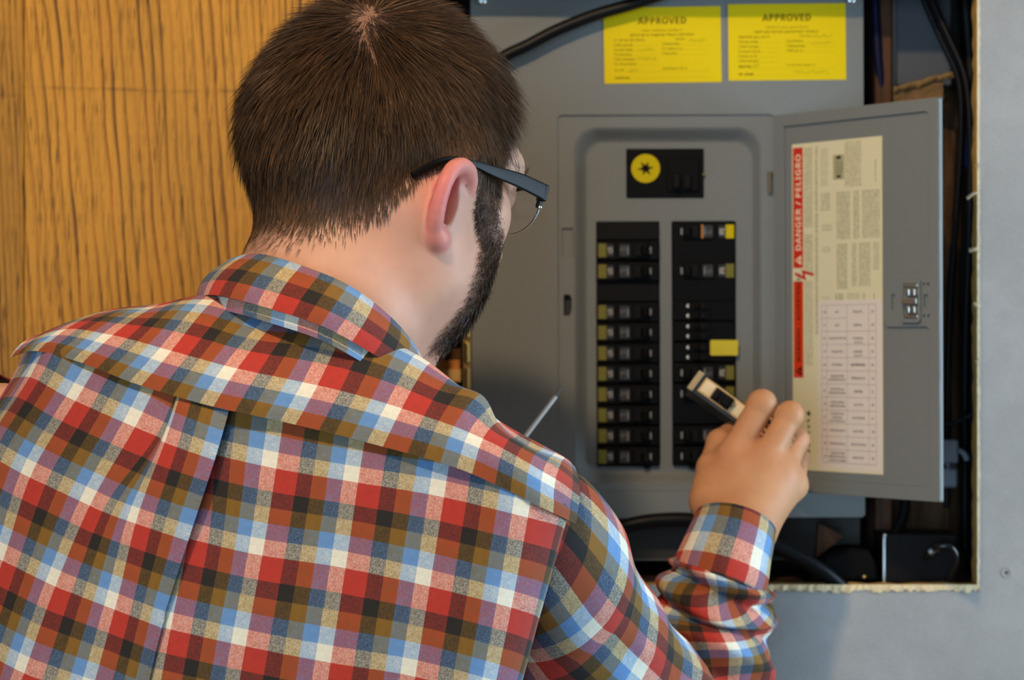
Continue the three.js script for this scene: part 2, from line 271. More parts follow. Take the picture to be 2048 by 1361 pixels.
// the open door, hinged at its left edge
const doorAngle = -Math.atan2(0.778, 0.628);
{
  const W = 0.1915, y0 = ly(982), y1 = ly(233), f = 0.0050;
  const outer = rrect(0, W, y0, y1, 0.003), inset = () => {
    const s = new THREE.Path(), r = 0.005, a = 0.0115, b = 0.1808, n = 0.1340, t = y1 - 0.011, u = y0 + 0.012, vt = 0.0565, vb = 0.0105;
    s.moveTo(a, u); s.lineTo(b - r, u); s.absarc(b - r, u + r, r, -Math.PI / 2, 0); s.lineTo(b, vb - r); s.absarc(b - r, vb - r, r, 0, Math.PI / 2);
    s.lineTo(n, vb); s.lineTo(n - r, vb + r); s.lineTo(n - r, vt - r); s.lineTo(n, vt); s.lineTo(b - r, vt); s.absarc(b - r, vt + r, r, -Math.PI / 2, 0); s.lineTo(b, t - r); s.absarc(b - r, t - r, r, 0, Math.PI / 2); s.lineTo(a, t); s.closePath(); return s;
  };
  outer.holes.push(inset());
  const hs = (a, b, c, d) => rrect(a, b, c, d, 0.0005, THREE.Path), U = (v) => v;
  for (const [a, b, c, d] of [[0.1385, 0.1425, 0.0255, 0.0385], [0.1745, 0.1795, 0.0265, 0.0380]]) outer.holes.push(hs(a, b, c, d));
  for (const a of [0.1752, 0.1797]) for (const b of [0.0195, 0.0465]) { const h = new THREE.Path(); h.absarc(a, b, 0.0014, 0, Math.PI * 2); outer.holes.push(h); }
  const back = rrect(0.004, W - 0.004, y0 + 0.004, y1 - 0.004, 0.003);
  const g = merge([extrude(outer, 0.0021, 0.0006, 2).translate(0, 0, -0.0021), extrude(back, 0.0010).translate(0, 0, -0.0034),
    boxAB(0, 0.0016, y0, y1, -f, -0.0005), boxAB(W - 0.0016, W, y0, y1, -f, -0.0005), boxAB(0, W, y0, y0 + 0.0016, -f, -0.0005), boxAB(0, W, y1 - 0.0016, y1, -f, -0.0005)]);
  const door = part('door', uv30(g), P.grey, panel);
  door.position.set(lx(1549), 0, 0.0046); door.rotation.y = doorAngle;
  // the printed warning sheet and the circuit directory glued on it
  const lw = 0.1072, lh = 0.2941, S = 6800, cw = Math.round(lw * S), ch = Math.round(lh * S);
  const sheet = canvasTex(cw, ch, (c, w, h) => {
    const r = rng(77), mm = S / 1000, ink = (a) => `rgba(95,92,62,${a})`;
    c.fillStyle = 'rgb(222,215,178)'; c.fillRect(0, 0, w, h);
    const lines = (x0, y0, x1, y1, pitch, a) => { for (let x = x0; x < x1; x += pitch) { let y = y0; while (y < y1) { const l = mm * (0.8 + 3 * r()); c.fillStyle = ink(a * (0.5 + 0.7 * r())); c.fillRect(x, y, pitch * 0.55, Math.min(l, y1 - y)); y += l + mm * (0.3 + (r() < 0.1 ? 1.2 : 0)); } } };
    const B = (x0, y0, x1, y1, a = 0.42, p = 1.15) => lines(x0 * mm, y0 * mm, x1 * mm, y1 * mm, p * mm, a);
    B(15, 4, 25, 76); B(15, 82, 25, 118); B(15, 124, 25, 200, 0.34); B(28.5, 4, 31.5, 172, 0.65, 1.6); B(35, 6, 44, 40, 0.3); B(35, 46, 46, 62, 0.42); B(37, 74, 48, 80, 0.4, 2); B(37, 94, 46, 99, 0.4, 2);
    B(64, 2, 83, 42, 0.42); B(54, 46, 70, 88, 0.5); B(74, 46, 80, 88, 0.5); B(84, 46, 104, 88, 0.46); B(54, 92, 66, 132, 0.5); B(72, 92, 77, 130, 0.5); B(80, 92, 93, 130, 0.46); B(97, 92, 103, 116, 0.4); B(99, 20, 101, 40, 0.5, 2); B(52, 136, 60, 168, 0.6, 2.6); B(66, 136, 80, 186, 0.36); B(84, 136, 87, 148, 0.36); B(97, 136, 99, 186, 0.5, 2); B(36, 138, 46, 186, 0.22); B(88, 170, 94, 186, 0.35);
    c.fillStyle = 'rgba(120,116,80,0.5)'; c.fillRect(50 * mm, 13 * mm, 13 * mm, 22 * mm); c.fillStyle = 'rgba(40,38,26,0.9)'; c.fillRect(54 * mm, 14 * mm, 5 * mm, 3 * mm); c.fillRect(54 * mm, 31 * mm, 5 * mm, 2.5 * mm); B(53, 19, 60, 30, 0.6, 1.4);
    c.strokeStyle = 'rgba(70,68,46,0.85)'; c.lineWidth = 0.8 * mm; c.beginPath(); c.arc(55 * mm, 181 * mm, 5 * mm, 0, 7); c.stroke(); c.lineWidth = 1.4 * mm; c.beginPath(); c.moveTo(53 * mm, 184 * mm); c.lineTo(57 * mm, 178 * mm); c.stroke();
    const strip = (y0, y1, fill) => { c.fillStyle = fill; c.fillRect(1.2 * mm, y0 * mm, 12 * mm, (y1 - y0) * mm); };
    strip(3.5, 112, 'rgb(205,44,20)'); strip(124, 211, 'rgb(214,56,14)');
    const vert = (text, yb, size, fill, xb = 11) => { c.save(); c.translate(xb * mm, yb * mm); c.rotate(-Math.PI / 2); c.font = `bold ${size * mm}px sans-serif`; c.fillStyle = fill; c.textAlign = 'left'; c.fillText(text, 0, 0); c.restore(); };
    vert('DANGER / PELIGRO', 97, 9.6, 'rgb(236,214,180)', 10.8); vert('WARNING / ADVERTENCIA', 197, 6.4, 'rgb(30,12,8)', 9.8);
    const tri = (yc, fill, mark) => { c.fillStyle = fill; c.beginPath(); c.moveTo(3 * mm, yc * mm); c.lineTo(11 * mm, (yc - 4.6) * mm); c.lineTo(11 * mm, (yc + 4.6) * mm); c.fill(); c.fillStyle = mark; c.fillRect(5.5 * mm, (yc - 0.6) * mm, 4.4 * mm, 1.2 * mm); };
    tri(105, 'rgb(236,214,180)', 'rgb(205,44,20)'); tri(205, 'rgb(30,12,8)', 'rgb(214,56,14)');
    c.strokeStyle = 'rgb(196,46,24)'; c.lineWidth = 2.6 * mm; c.lineJoin = 'miter'; c.beginPath(); c.moveTo(3 * mm, 117 * mm); c.lineTo(15 * mm, 121.5 * mm); c.lineTo(13 * mm, 115.5 * mm); c.lineTo(26 * mm, 118.5 * mm); c.stroke();
    for (let k = 0; k < 9; k++) { c.fillStyle = 'rgba(40,36,20,0.85)'; if (k) { c.fillRect(17.5 * mm, (243 + k * 5.4) * mm, 3.6 * mm, 1.2 * mm); c.fillRect((17.5 + r() * 2) * mm, (243 + k * 5.4) * mm, 1.2 * mm, 3 * mm); } else { c.beginPath(); c.arc(19.5 * mm, 243 * mm, 2.2 * mm, 0, 7); c.fill(); } }
  });
  const label = part('warning_label', new THREE.BoxGeometry(lw, lh, 0.0003), std(0xffffff, 0.5, { map: sheet }), door, 'cream printed sheet with red danger strip');
  label.position.set(0.0203 + lw / 2, 0.02945, -0.0019);
  const dw = 0.0752, dh = 0.1505, dir = canvasTex(512, 1024, (c, w, h) => {
    const r = rng(5); c.fillStyle = 'rgb(226,214,202)'; c.fillRect(0, 0, w, h);
    const cols = [0.06, 0.14, 0.46, 0.8, 0.91], rows = 12, top = 0.03, st = 0.0775;
    c.strokeStyle = 'rgba(120,108,112,0.75)'; c.lineWidth = 2.5;
    for (const x of cols) { c.beginPath(); c.moveTo(x * w, top * h); c.lineTo(x * w, (top + rows * st) * h); c.stroke(); }
    for (let k = 0; k <= rows; k++) { c.beginPath(); c.moveTo(cols[0] * w, (top + k * st) * h); c.lineTo(cols[4] * w, (top + k * st) * h); if (k !== 1) c.stroke(); else { c.moveTo(cols[0] * w, (top + k * st) * h); c.beginPath(); c.moveTo(cols[0] * w, (top + st) * h); c.lineTo(cols[2] * w, (top + st) * h); c.stroke(); } }
    const word = (x, y, l, a) => { let p = x - l / 2; while (p < x + l / 2) { const q = 3 + r() * 7; c.fillStyle = `rgba(88,78,84,${a * (0.6 + 0.5 * r())})`; c.fillRect(p, y - 8 * (0.7 + 0.5 * r()), q, 13); p += q + 2; } };
    for (let k = 0; k < rows; k++) {
      const y = (top + (k + 0.55) * st) * h, n = [1, 1, 1, 1, 1, 2, 2, 2, 3, 1, 1, 3][k];
      for (let m = 0; m < n; m++) word(0.30 * w, y + (m - (n - 1) / 2) * 22, k < 2 ? 26 : 70 + r() * 70, 0.6);
      word(0.63 * w, y, 60 + r() * 60, k === 4 || k === 6 ? 1 : 0.65); if (k === 2 || k === 3) word(0.63 * w, y + 24, 60, 0.5);
      word(0.10 * w, y, 12, 0.6); word(0.855 * w, y, 14, 0.7);
    }
  });
  const card = part('circuit_directory', new THREE.BoxGeometry(dw, dh, 0.0003), std(0xffffff, 0.55, { map: dir }), door, 'pale table of circuits');
  card.position.set(0.0515 + dw / 2, -0.0402, -0.0018);
  // the latch
  const L = [0.1645, 0.0325];
  part('latch_frame', merge([extrude((() => { const s = rrect(-0.0125, 0.0085, -0.0185, 0.0185, 0.003); s.holes.push(rrect(-0.0105, 0.0065, -0.0150, 0.0150, 0.002, THREE.Path)); return s; })(), 0.003, 0.0006).translate(...L, 0)]), P.grey, door);
  part('latch_bolt', merge([box(0.0170, 0.0056, 0.006, L[0] - 0.001, L[1], 0.003, 0.001), ...[-1, 1].flatMap((k) => [box(0.0050, 0.0068, 0.008, L[0] - 0.002, L[1] + k * 0.0074, 0.003, 0.0014), box(0.0050, 0.0068, 0.008, L[0] + 0.0042, L[1] + k * 0.0074, 0.003, 0.0014), box(0.0150, 0.0030, 0.0030, L[0] - 0.001, L[1] + k * 0.0132, 0.002, 0.0008)])]), P.chrome, door, 'shiny metal latch bolt');
  part('latch_backing', boxAB(0.136, 0.1835, 0.014, 0.052, -0.0062, -0.0040), P.dark, door);
}

// ---------------------------------------------------------------- circuit breakers
const ratingTex = (text, ink) => canvasTex(64, 64, (c, w, h) => { c.fillStyle = 'rgb(18,17,17)'; c.fillRect(0, 0, w, h); c.fillStyle = ink; c.font = 'bold 46px sans-serif'; c.textAlign = 'center'; c.fillText(text, w / 2, 48); });
const printTex = canvasTex(96, 64, (c, w, h) => { const r = rng(8); c.fillStyle = 'rgb(17,16,16)'; c.fillRect(0, 0, w, h); for (let k = 0; k < 7; k++) { c.fillStyle = `rgba(190,188,180,${0.25 + 0.4 * r()})`; c.fillRect(6 + k * 9, 14 + 8 * r(), 4, 34 * (0.4 + 0.6 * r())); } c.fillStyle = 'rgb(150,147,142)'; c.fillRect(76, 12, 8, 42); });
const BM = { r15: std(0xffffff, 0.5, { map: ratingTex('15', 'rgb(178,174,166)') }), r20: std(0xffffff, 0.5, { map: ratingTex('20', 'rgb(190,186,178)') }), print: std(0xffffff, 0.5, { map: printTex }), olive: std(srgb(108, 104, 12), 0.6), mark: std(lin(0.26, 0.26, 0.25), 0.6), amber: std(srgb(200, 130, 20), 0.5) };
const BG = {
  body: (n, s) => merge([box(0.0572, 0.01905 * n - 0.0011, 0.016, 0, -s * 0.009525 * (n - 1), -0.008, 0.0009), box(0.028, 0.0150, 0.0026, 0.005, 0, 0.0008, 0.0008), box(0.072, 0.01905 * n - 0.0016, 0.042, 0.002, -s * 0.009525 * (n - 1), -0.037, 0.001)]),
  tandem: merge([box(0.0572, 0.01795, 0.016, 0, 0, -0.008, 0.0009), box(0.020, 0.0070, 0.0022, 0.004, 0.0045, 0.0008, 0.0006), box(0.020, 0.0070, 0.0022, 0.004, -0.0045, 0.0008, 0.0006), box(0.072, 0.0174, 0.042, 0.002, 0, -0.037, 0.001)]),
  toggle: merge([box(0.0060, 0.0088, 0.0095, 0.0020, 0, 0.0045, 0.0012).rotateY(0.5), box(0.0135, 0.0112, 0.0016, 0.0015, 0, 0.0024, 0.0006)]),
  small: merge([box(0.0045, 0.0050, 0.0070, 0.0010, 0, 0.0040, 0.0009).rotateY(0.5), box(0.0095, 0.0056, 0.0012, 0.0005, 0, 0.0022, 0.0004)]),
  tab: box(0.0076, 0.0126, 0.0006, 0, 0, 0, 0.0002), plate: new THREE.BoxGeometry(0.0062, 0.0110, 0.0004), print: new THREE.BoxGeometry(0.0092, 0.0110, 0.0004), mark: box(0.0016, 0.0060, 0.0004), dot: new THREE.CylinderGeometry(0.0017, 0.0017, 0.0005, 14).rotateX(Math.PI / 2),
};
BG.one = BG.body(1, 1); BG.two = BG.body(2, -1);
function breaker(col, py, kind, label, o = {}) {
  const D = 2.0095, px = col ? 1408 : 1256.5, t = thing('circuit_breaker', label, 'circuit breaker', [X(px, D), Y(py, D) - (col ? 0 : 0), -0.0095], 'breakers in the panel');
  // the panel leans by a hair; keep the breakers in line with it
  const rel = t.position.clone().sub(panel.position).applyAxisAngle(V(0, 0, 1), panel.rotation.z * 0.25); t.position.copy(panel.position.clone().add(rel));
  t.rotation.z = (col ? Math.PI : 0) + panel.rotation.z * 0.5;
  const n = kind === 'double' ? 2 : 1, add = (name, g, m, x, y, z = 0.0003, l) => { const q = part(name, g, m, t, l); q.position.set(x, y, z); return q; };
  if (kind === 'tandem') {
    part('body', BG.tandem, P.black, t);
    for (const y of [0.0045, -0.0045]) { add('toggle', BG.small, P.blackMatt, 0.0035, y); add('dot', BG.dot, P.white, 0.0145, y, 0.0003, 'white dot'); add('mark', BG.mark, BM.mark, -0.005, y).scale.set(0.8, 0.5, 1); }
    return t;
  }
  part('body', n === 1 ? BG.one : BG.two, P.black, t);
  add('toggle', BG.toggle, P.blackMatt, 0.0105, 0, 0.0015);
  if (o.tab !== false) { add('colour_tab', BG.tab, o.tab || BM.olive, -0.0238, 0, 0.0003, 'yellow rating tab'); add('rating_label', BG.plate, o.rating || BM.r15, -0.0166, 0, 0.0003, 'white amp number'); }
  add('print', BG.print, BM.print, -0.0035, 0, 0.0023);
  add('mark', BG.mark, BM.mark, 0.0205, 0, 0.0003);
  if (o.amber) add('indicator', box(0.0022, 0.0125, 0.0012, 0, 0, 0, 0.0003), BM.amber, 0.0015, 0, 0.0016, 'amber indicator');
  return t;
}
{
  const nth = ['top', 'second from the top', 'third from the top', 'fourth from the top', 'fifth from the top', 'sixth from the top', 'fourth from the bottom', 'third from the bottom', 'second from the bottom', 'bottom'];
  [501, 543, 624.5, 665.5, 707, 748, 789.5, 831, 872.5, 914].forEach((y, i) => breaker(0, y, 'single', `black single breaker with yellow tab, ${nth[i]} of the left column`, { tab: i < 6 ? BM.olive : BM.olive }));
  breaker(1, 463.5, 'double', 'tall black breaker with amber indicator at the top of the right column', { tab: P.yellow, rating: BM.r20, amber: true });
  breaker(1, 542, 'double', 'tall black breaker second from the top of the right column', { rating: BM.r20 });
  breaker(1, 622, 'tandem', 'black twin breaker with two white dots, upper of the three twins');
  breaker(1, 663, 'tandem', 'black twin breaker with two white dots, middle of the three twins');
  breaker(1, 705, 'tandem', 'black twin breaker partly under the yellow tag, lowest twin');
  breaker(1, 746, 'single', 'black single breaker just below the three twins in the right column', { rating: BM.r20 });
  breaker(1, 788, 'double', 'tall black breaker behind the breaker held in the hand', { rating: BM.r20 });
  breaker(1, 871, 'single', 'black breaker without a tab, second from the bottom of the right column', { tab: false });
  breaker(1, 913, 'single', 'black breaker without a tab, bottom of the right column', { tab: false });
  // main switch behind the upper cut-out
  const D = 2.012, m = thing('main_breaker', 'wide black main switch with a round yellow sticker above the breaker columns', 'main breaker', [X(1331, D), Y(347, D), -0.012]);
  part('body', merge([box(0.0705, 0.0446, 0.02, 0, 0, -0.010, 0.001), box(0.030, 0.030, 0.003, 0.0160, -0.002, 0.0008, 0.001)]), P.black, m);
  part('toggle', merge([box(0.007, 0.013, 0.010, 0.0095, -0.008, 0.006, 0.0015).rotateY(0), box(0.007, 0.013, 0.007, 0.0195, -0.008, 0.004, 0.0012)]), P.blackMatt, m);
  const star = new THREE.Shape(); star.absarc(0, 0, 0.0132, 0, Math.PI * 2); const sp = new THREE.Path();
  for (let k = 0; k < 12; k++) { const a = k / 12 * Math.PI * 2 + 0.12, q = k % 2 ? 0.0030 : [0.0082, 0.0066, 0.0078, 0.0086, 0.0070, 0.0080][k / 2]; sp[k ? 'lineTo' : 'moveTo'](q * Math.cos(a), q * Math.sin(a)); } sp.closePath(); star.holes.push(sp);
  part('sticker', extrude(star, 0.0004, 0, 1, 32).translate(-0.0183, 0.0045, 0.0002), P.yellow, m, 'round yellow sticker with a star hole');
  part('screw', new THREE.SphereGeometry(0.0016, 12, 8).translate(0.0350, -0.001, 0.001), P.brass, m);
  const tagGeo = extrude(rrect(-0.0128, 0.0128, -0.0071, 0.0071, 0.0014), 0.0005);
  const tagPlate = solo('warning_tag', tagGeo, std(srgb(206, 190, 20), 0.55, { map: null }), 'small rounded yellow tag stuck beside the right breaker column', 'tag');
  tagPlate.position.set(X(1448, 2.0085), Y(696, 2.0085), -0.0072);
  // black tabs that hang below both columns
  for (const x of [1293, 1384]) part('bottom_tab', new THREE.CylinderGeometry(0.0042, 0.0042, 0.004, 16).rotateX(Math.PI / 2).translate(lx(x, 2.012), ly(930, 2.012), -0.012), P.blackMatt, panel);
}
// ---------------------------------------------------------------- inside the wall: studs, insulation, cables
const woodTex = (seed, c) => dataTex(256, 512, (x, y) => { const u = x / 256, v = y / 512, s = (u + 0.03 * fbm(u * 3, v * 2, seed)) * 14, p = s - Math.floor(s), k = 1 - 0.28 * smoothstep(p, 0.4, 0.95) * (1 - smoothstep(p, 0.95, 1)) + 0.10 * fbm(u * 6, v * 2, seed + 5) + 0.04 * noise2(x / 1.5, y / 12, seed + 3); return [c[0] * k, c[1] * k, c[2] * k]; });
const C = {
  pine: std(0xffffff, 0.7, { map: woodTex(4, [196, 128, 62]) }), stud: std(0xffffff, 0.8, { map: woodTex(9, [82, 50, 26]) }),
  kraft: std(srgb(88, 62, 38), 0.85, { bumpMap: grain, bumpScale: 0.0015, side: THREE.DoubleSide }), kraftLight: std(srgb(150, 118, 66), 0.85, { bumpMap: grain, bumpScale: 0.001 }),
  cable: phys(lin(0.004, 0.004, 0.0045), 0.4, { specularIntensity: 0.35 }), blue: phys(srgb(40, 78, 168), 0.35), duct: std(lin(0.085, 0.095, 0.11), 0.5, { metalness: 0.3 }), plastic: std(lin(0.16, 0.19, 0.24), 0.5),
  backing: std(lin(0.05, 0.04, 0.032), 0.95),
};
{
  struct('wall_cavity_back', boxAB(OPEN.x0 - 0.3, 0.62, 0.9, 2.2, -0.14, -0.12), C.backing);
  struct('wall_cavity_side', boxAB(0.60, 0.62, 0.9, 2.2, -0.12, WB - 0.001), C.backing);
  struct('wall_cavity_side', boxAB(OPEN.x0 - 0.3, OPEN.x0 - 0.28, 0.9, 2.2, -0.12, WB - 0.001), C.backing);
  const uvw = (g) => { planarUV(g, 5); return g; };
  // right of the panel
  solo('wall_stud', uvw(boxAB(X(1752, 2.03), X(1783, 2.03), 0.95, 2.1, -0.118, -0.030, 0.001)), C.stud, 'rough brown wooden stud just right of the grey panel', 'stud');
  solo('wall_stud', uvw(boxAB(X(845, 2.05), X(921, 2.05), 0.95, 1.4815, -0.118, -0.040, 0.001)), C.pine, 'orange pine stud low in the gap left of the grey panel', 'stud');
  solo('wood_block', uvw(boxAB(X(868, 2.03), X(922, 2.03), Y(765, 2.03), Y(740, 2.03), -0.090, -0.030, 0.001)), std(srgb(216, 176, 112), 0.7, { bumpMap: grain, bumpScale: 0.0006 }), 'pale short wood block in the gap behind the beard', 'wood block');
  solo('wood_block', uvw(boxAB(X(862, 2.05), X(923, 2.05), Y(720, 2.05), Y(698, 2.05), -0.10, -0.045, 0.001)), C.stud, 'dark wood block above the pale one in the gap', 'wood block');
  solo('wood_block', uvw(boxAB(X(862, 2.05), X(923, 2.05), Y(800, 2.05), Y(768, 2.05), -0.10, -0.036, 0.001)), C.backing, 'black block under the pale one in the gap', 'wood block');
  // brass piano hinge left of the cover
  const hg = thing('piano_hinge', 'narrow brass piano hinge standing along the left edge of the panel', 'hinge', [X(934, 1.99), Y(760, 1.99), 0.006]);
  part('leaf', box(0.007, 0.30, 0.0012, 0, 0, -0.003), P.brass, hg);
  const kn = new THREE.CapsuleGeometry(0.0027, 0.0165, 6, 14);
  for (let k = 0; k < 13; k++) part('knuckle', kn, P.brass, hg).position.set(0, -0.138 + k * 0.0232, 0);
  // sheet-metal duct with the kraft-faced insulation under it
  const dg = thing('metal_duct', 'dull grey sheet-metal duct in the cavity above the open door', 'duct', [X(1840, 2.06), 1.85, -0.075]);
  const x0 = X(1785, 2.05) - dg.position.x, x1 = X(1906, 2.05) - dg.position.x, yb = Y(172, 2.05) - 1.85;
  part('sheet', uvw(boxAB(x0, x1, yb, 0.3, -0.03, 0.022, 0.003)), C.duct, dg);
  part('seam', merge([boxAB(x0 - 0.0006, x0 + 0.0032, yb - 0.004, 0.3, 0.018, 0.0265, 0.0012)]), std(lin(0.22, 0.19, 0.16), 0.6), dg, 'folded bright edge');
  const pillow = (w, h, d, seed) => { const g = new THREE.PlaneGeometry(w, h, 40, 60), p = g.attributes.position; for (let i = 0; i < p.count; i++) { const u = p.getX(i) / w * 2, v = p.getY(i) / h * 2; p.setZ(i, d * Math.pow(Math.max(0, 1 - u * u), 0.4) * Math.pow(Math.max(0, 1 - v * v * 0.98), 0.15) + 0.010 * fbm(u * 2.2, v * 5, seed)); } g.computeVertexNormals(); return g; };
  const ins = thing('insulation_batt', 'brown kraft-paper faced insulation behind the open panel door', 'insulation', [X(1850, 2.07), Y(172, 2.07) - 0.26, -0.112]);
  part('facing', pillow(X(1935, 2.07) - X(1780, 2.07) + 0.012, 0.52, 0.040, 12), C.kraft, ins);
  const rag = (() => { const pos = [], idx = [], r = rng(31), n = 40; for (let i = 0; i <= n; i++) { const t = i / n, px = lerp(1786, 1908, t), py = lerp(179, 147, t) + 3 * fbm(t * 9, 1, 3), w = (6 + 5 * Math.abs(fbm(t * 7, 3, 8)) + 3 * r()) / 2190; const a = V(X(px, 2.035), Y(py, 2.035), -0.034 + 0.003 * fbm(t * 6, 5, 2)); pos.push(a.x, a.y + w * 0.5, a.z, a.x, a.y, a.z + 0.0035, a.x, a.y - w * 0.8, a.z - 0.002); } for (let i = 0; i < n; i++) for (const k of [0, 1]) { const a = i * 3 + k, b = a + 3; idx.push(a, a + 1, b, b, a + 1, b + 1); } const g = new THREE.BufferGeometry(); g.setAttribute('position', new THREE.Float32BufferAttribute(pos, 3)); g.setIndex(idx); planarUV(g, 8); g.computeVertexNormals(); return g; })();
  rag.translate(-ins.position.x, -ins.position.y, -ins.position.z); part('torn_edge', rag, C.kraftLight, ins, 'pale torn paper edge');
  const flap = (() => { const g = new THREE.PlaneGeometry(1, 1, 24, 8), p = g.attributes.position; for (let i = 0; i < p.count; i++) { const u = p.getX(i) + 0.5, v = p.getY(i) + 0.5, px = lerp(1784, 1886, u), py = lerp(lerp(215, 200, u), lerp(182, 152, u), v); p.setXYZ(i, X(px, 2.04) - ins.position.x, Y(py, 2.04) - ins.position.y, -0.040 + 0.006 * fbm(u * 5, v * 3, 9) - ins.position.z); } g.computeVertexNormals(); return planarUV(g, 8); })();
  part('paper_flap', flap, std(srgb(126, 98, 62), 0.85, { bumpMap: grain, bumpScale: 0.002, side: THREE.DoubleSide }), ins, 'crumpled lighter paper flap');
  // cables
  const cable = (label, pts, r, m = C.cable, name = 'cable', seg = 60) => solo(name, capped(pts, r, seg, 12), m, label, 'cable');
  cable('black cable running down from the top right, nearer the duct', [at(1832, -60, 2.024), at(1850, 5, 2.024), at(1883, 80, 2.022), at(1917, 160, 2.020), at(1922, 260, 2.022), at(1913, 420, 2.028), at(1900, 620, 2.040), at(1893, 1010, 2.058)], 0.0030);
  cable('black cable running down from the top right, beside the blue one', [at(1846, -60, 2.015), at(1866, 5, 2.012), at(1900, 80, 2.007), at(1929, 150, 2.003), at(1940, 260, 2.004), at(1938, 460, 2.012), at(1931, 700, 2.03), at(1930, 1100, 2.06)], 0.0034);
  cable('thin blue cable beside the black ones at the top right', [at(1842, -60, 2.032), at(1866, 3, 2.032), at(1882, 40, 2.032), at(1897, 76, 2.034), at(1918, 130, 2.04), at(1936, 200, 2.044), at(1936, 330, 2.05)], 0.0026, C.blue);
  cable('dark blue cable in the narrow gap right of the panel cover', [at(1748, -60, 2.03), at(1752, 30, 2.03), at(1756, 110, 2.03), at(1763, 190, 2.035), at(1764, 420, 2.05)], 0.0042, phys(srgb(16, 18, 48), 0.5, { specularIntensity: 0.3 }));
  cable('thick black cable hanging along the right cut edge', [at(1925, -60, 2.07), at(1935, 60, 2.07), at(1944, 200, 2.07), at(1946, 420, 2.075), at(1946, 1150, 2.075)], 0.0075);
  cable('thin black wire slanting up to the right cut edge', [at(1870, 858, 2.02), at(1905, 848, 2.02), at(1948, 828, 2.015), at(1985, 810, 2.02)], 0.0022);
  cable('black cable curving in over the top of the panel cover', [at(960, 150, 1.988), at(1010, 112, 1.986), at(1052, 92, 1.986), at(1110, 62, 1.986), at(1190, 30, 1.986), at(1262, 9, 1.985), at(1330, -14, 1.985), at(1420, -60, 1.986)], 0.0056);
  cable('black cable sagging across the cover below the door', [at(1120, 1120, 1.975), at(1190, 1078, 1.97), at(1260, 1051, 1.965), at(1330, 1041, 1.965), at(1400, 1043, 1.965), at(1480, 1062, 1.965), at(1560, 1098, 1.965), at(1640, 1140, 1.968), at(1700, 1190, 1.975)], 0.0068);
  cable('black cable hanging below the open door to the dark box', [at(1800, 960, 2.03), at(1810, 1010, 2.02), at(1800, 1050, 2.01), at(1782, 1080, 2.0), at(1772, 1140, 2.0)], 0.0052);
  // white plastic clip on the right
  const clip = thing('cable_clip', 'small pale plastic cable clip in the dark gap right of the door', 'clip', at(1896, 930, 2.01).toArray());
  part('body', merge([box(0.018, 0.022, 0.012, 0, 0.012, 0, 0.003), box(0.016, 0.018, 0.012, 0, -0.012, 0, 0.003), new THREE.TorusGeometry(0.009, 0.0028, 8, 20, Math.PI * 1.3).translate(0.008, 0.004, 0)]), C.plastic, clip);
  part('screw', new THREE.CylinderGeometry(0.003, 0.003, 0.002, 14).rotateX(Math.PI / 2).translate(0.003, -0.001, 0.006), P.dark, clip);
  // things lying at the bottom of the opening
  const bx = thing('power_box', 'black box with a bright steel edge at the lower right of the opening', 'box', at(1838, 1118, 1.99).toArray());
  const bw = 150 / 4380 * 1.99, bh = 100 / 4380 * 1.99;
  part('case', box(bw, bh, 0.05, 0, 0, -0.022, 0.002), phys(lin(0.006, 0.005, 0.005), 0.5, { specularIntensity: 0.3 }), bx);
  part('steel_edge', merge([box(0.0022, bh * 0.98, 0.0022, -bw / 2 + 0.0016, 0, 0.0036, 0.0008), new THREE.SphereGeometry(0.002, 10, 8).translate(-bw / 2 + 0.002, bh * 0.47, 0.004)]), P.chrome, bx);
  cable('thin black wire looping out of the black box', [at(1850, 1118, 1.985), at(1862, 1104, 1.975), at(1878, 1094, 1.968), at(1898, 1094, 1.966), at(1911, 1108, 1.968), at(1910, 1132, 1.972), at(1898, 1158, 1.98)], 0.0026, phys(lin(0.012, 0.011, 0.011), 0.18), 'wire');
  const ferr = thing('cable_ferrule', 'shiny metal ferrule on the loop of wire at the black box', 'ferrule', at(1868, 1100, 1.9735).toArray());
  part('sleeve', new THREE.CylinderGeometry(0.0034, 0.0034, 0.011, 18).rotateZ(-0.95), P.chrome, ferr); part('collar', new THREE.CylinderGeometry(0.0039, 0.0039, 0.002, 18).translate(0, 0.003, 0).rotateZ(-0.95), P.brass, ferr);
  const tri = new THREE.Shape(); [[1640, 1122], [1645, 1052], [1697, 1078]].forEach(([a, b], i) => tri[i ? 'lineTo' : 'moveTo'](X(a, 1.985), Y(b, 1.985))); tri.closePath();
  solo('wood_scrap', planarUV(extrude(tri, 0.012, 0.0005).translate(0, 0, -0.022), 5), C.stud, 'small brown wood wedge near the bottom of the opening', 'wood scrap');
  const hump = thing('black_pouch', 'slumped black tool pouch at the bottom of the opening', 'pouch', [X(1680, 1.98), OPEN.y0, 0.004]);
  const hs = new THREE.Shape(); [[-62, 0], [-46, 34], [-28, 52], [20, 68], [62, 66], [78, 40], [84, 0]].forEach(([a, b], i) => hs[i ? 'lineTo' : 'moveTo'](a / 2210, b / 2210)); hs.closePath();
  part('body', extrude(hs, 0.05, 0.006, 4).translate(0, 0, -0.042), phys(lin(0.003, 0.003, 0.003), 0.8, { specularIntensity: 0.2 }), hump);
  for (const [a, b] of [[1647, 1152], [1732, 1157]]) part('stud_button', new THREE.SphereGeometry(0.0019, 10, 8).translate(X(a, 1.975) - hump.position.x, Y(b, 1.975) - hump.position.y, 0.0095), P.brass, hump);
  struct('trim_1', uvw(boxAB(OPEN.x0, 0.60, OPEN.y0 - 0.05, OPEN.y0 - 0.002, -0.12, WB - 0.001)), C.stud);
}
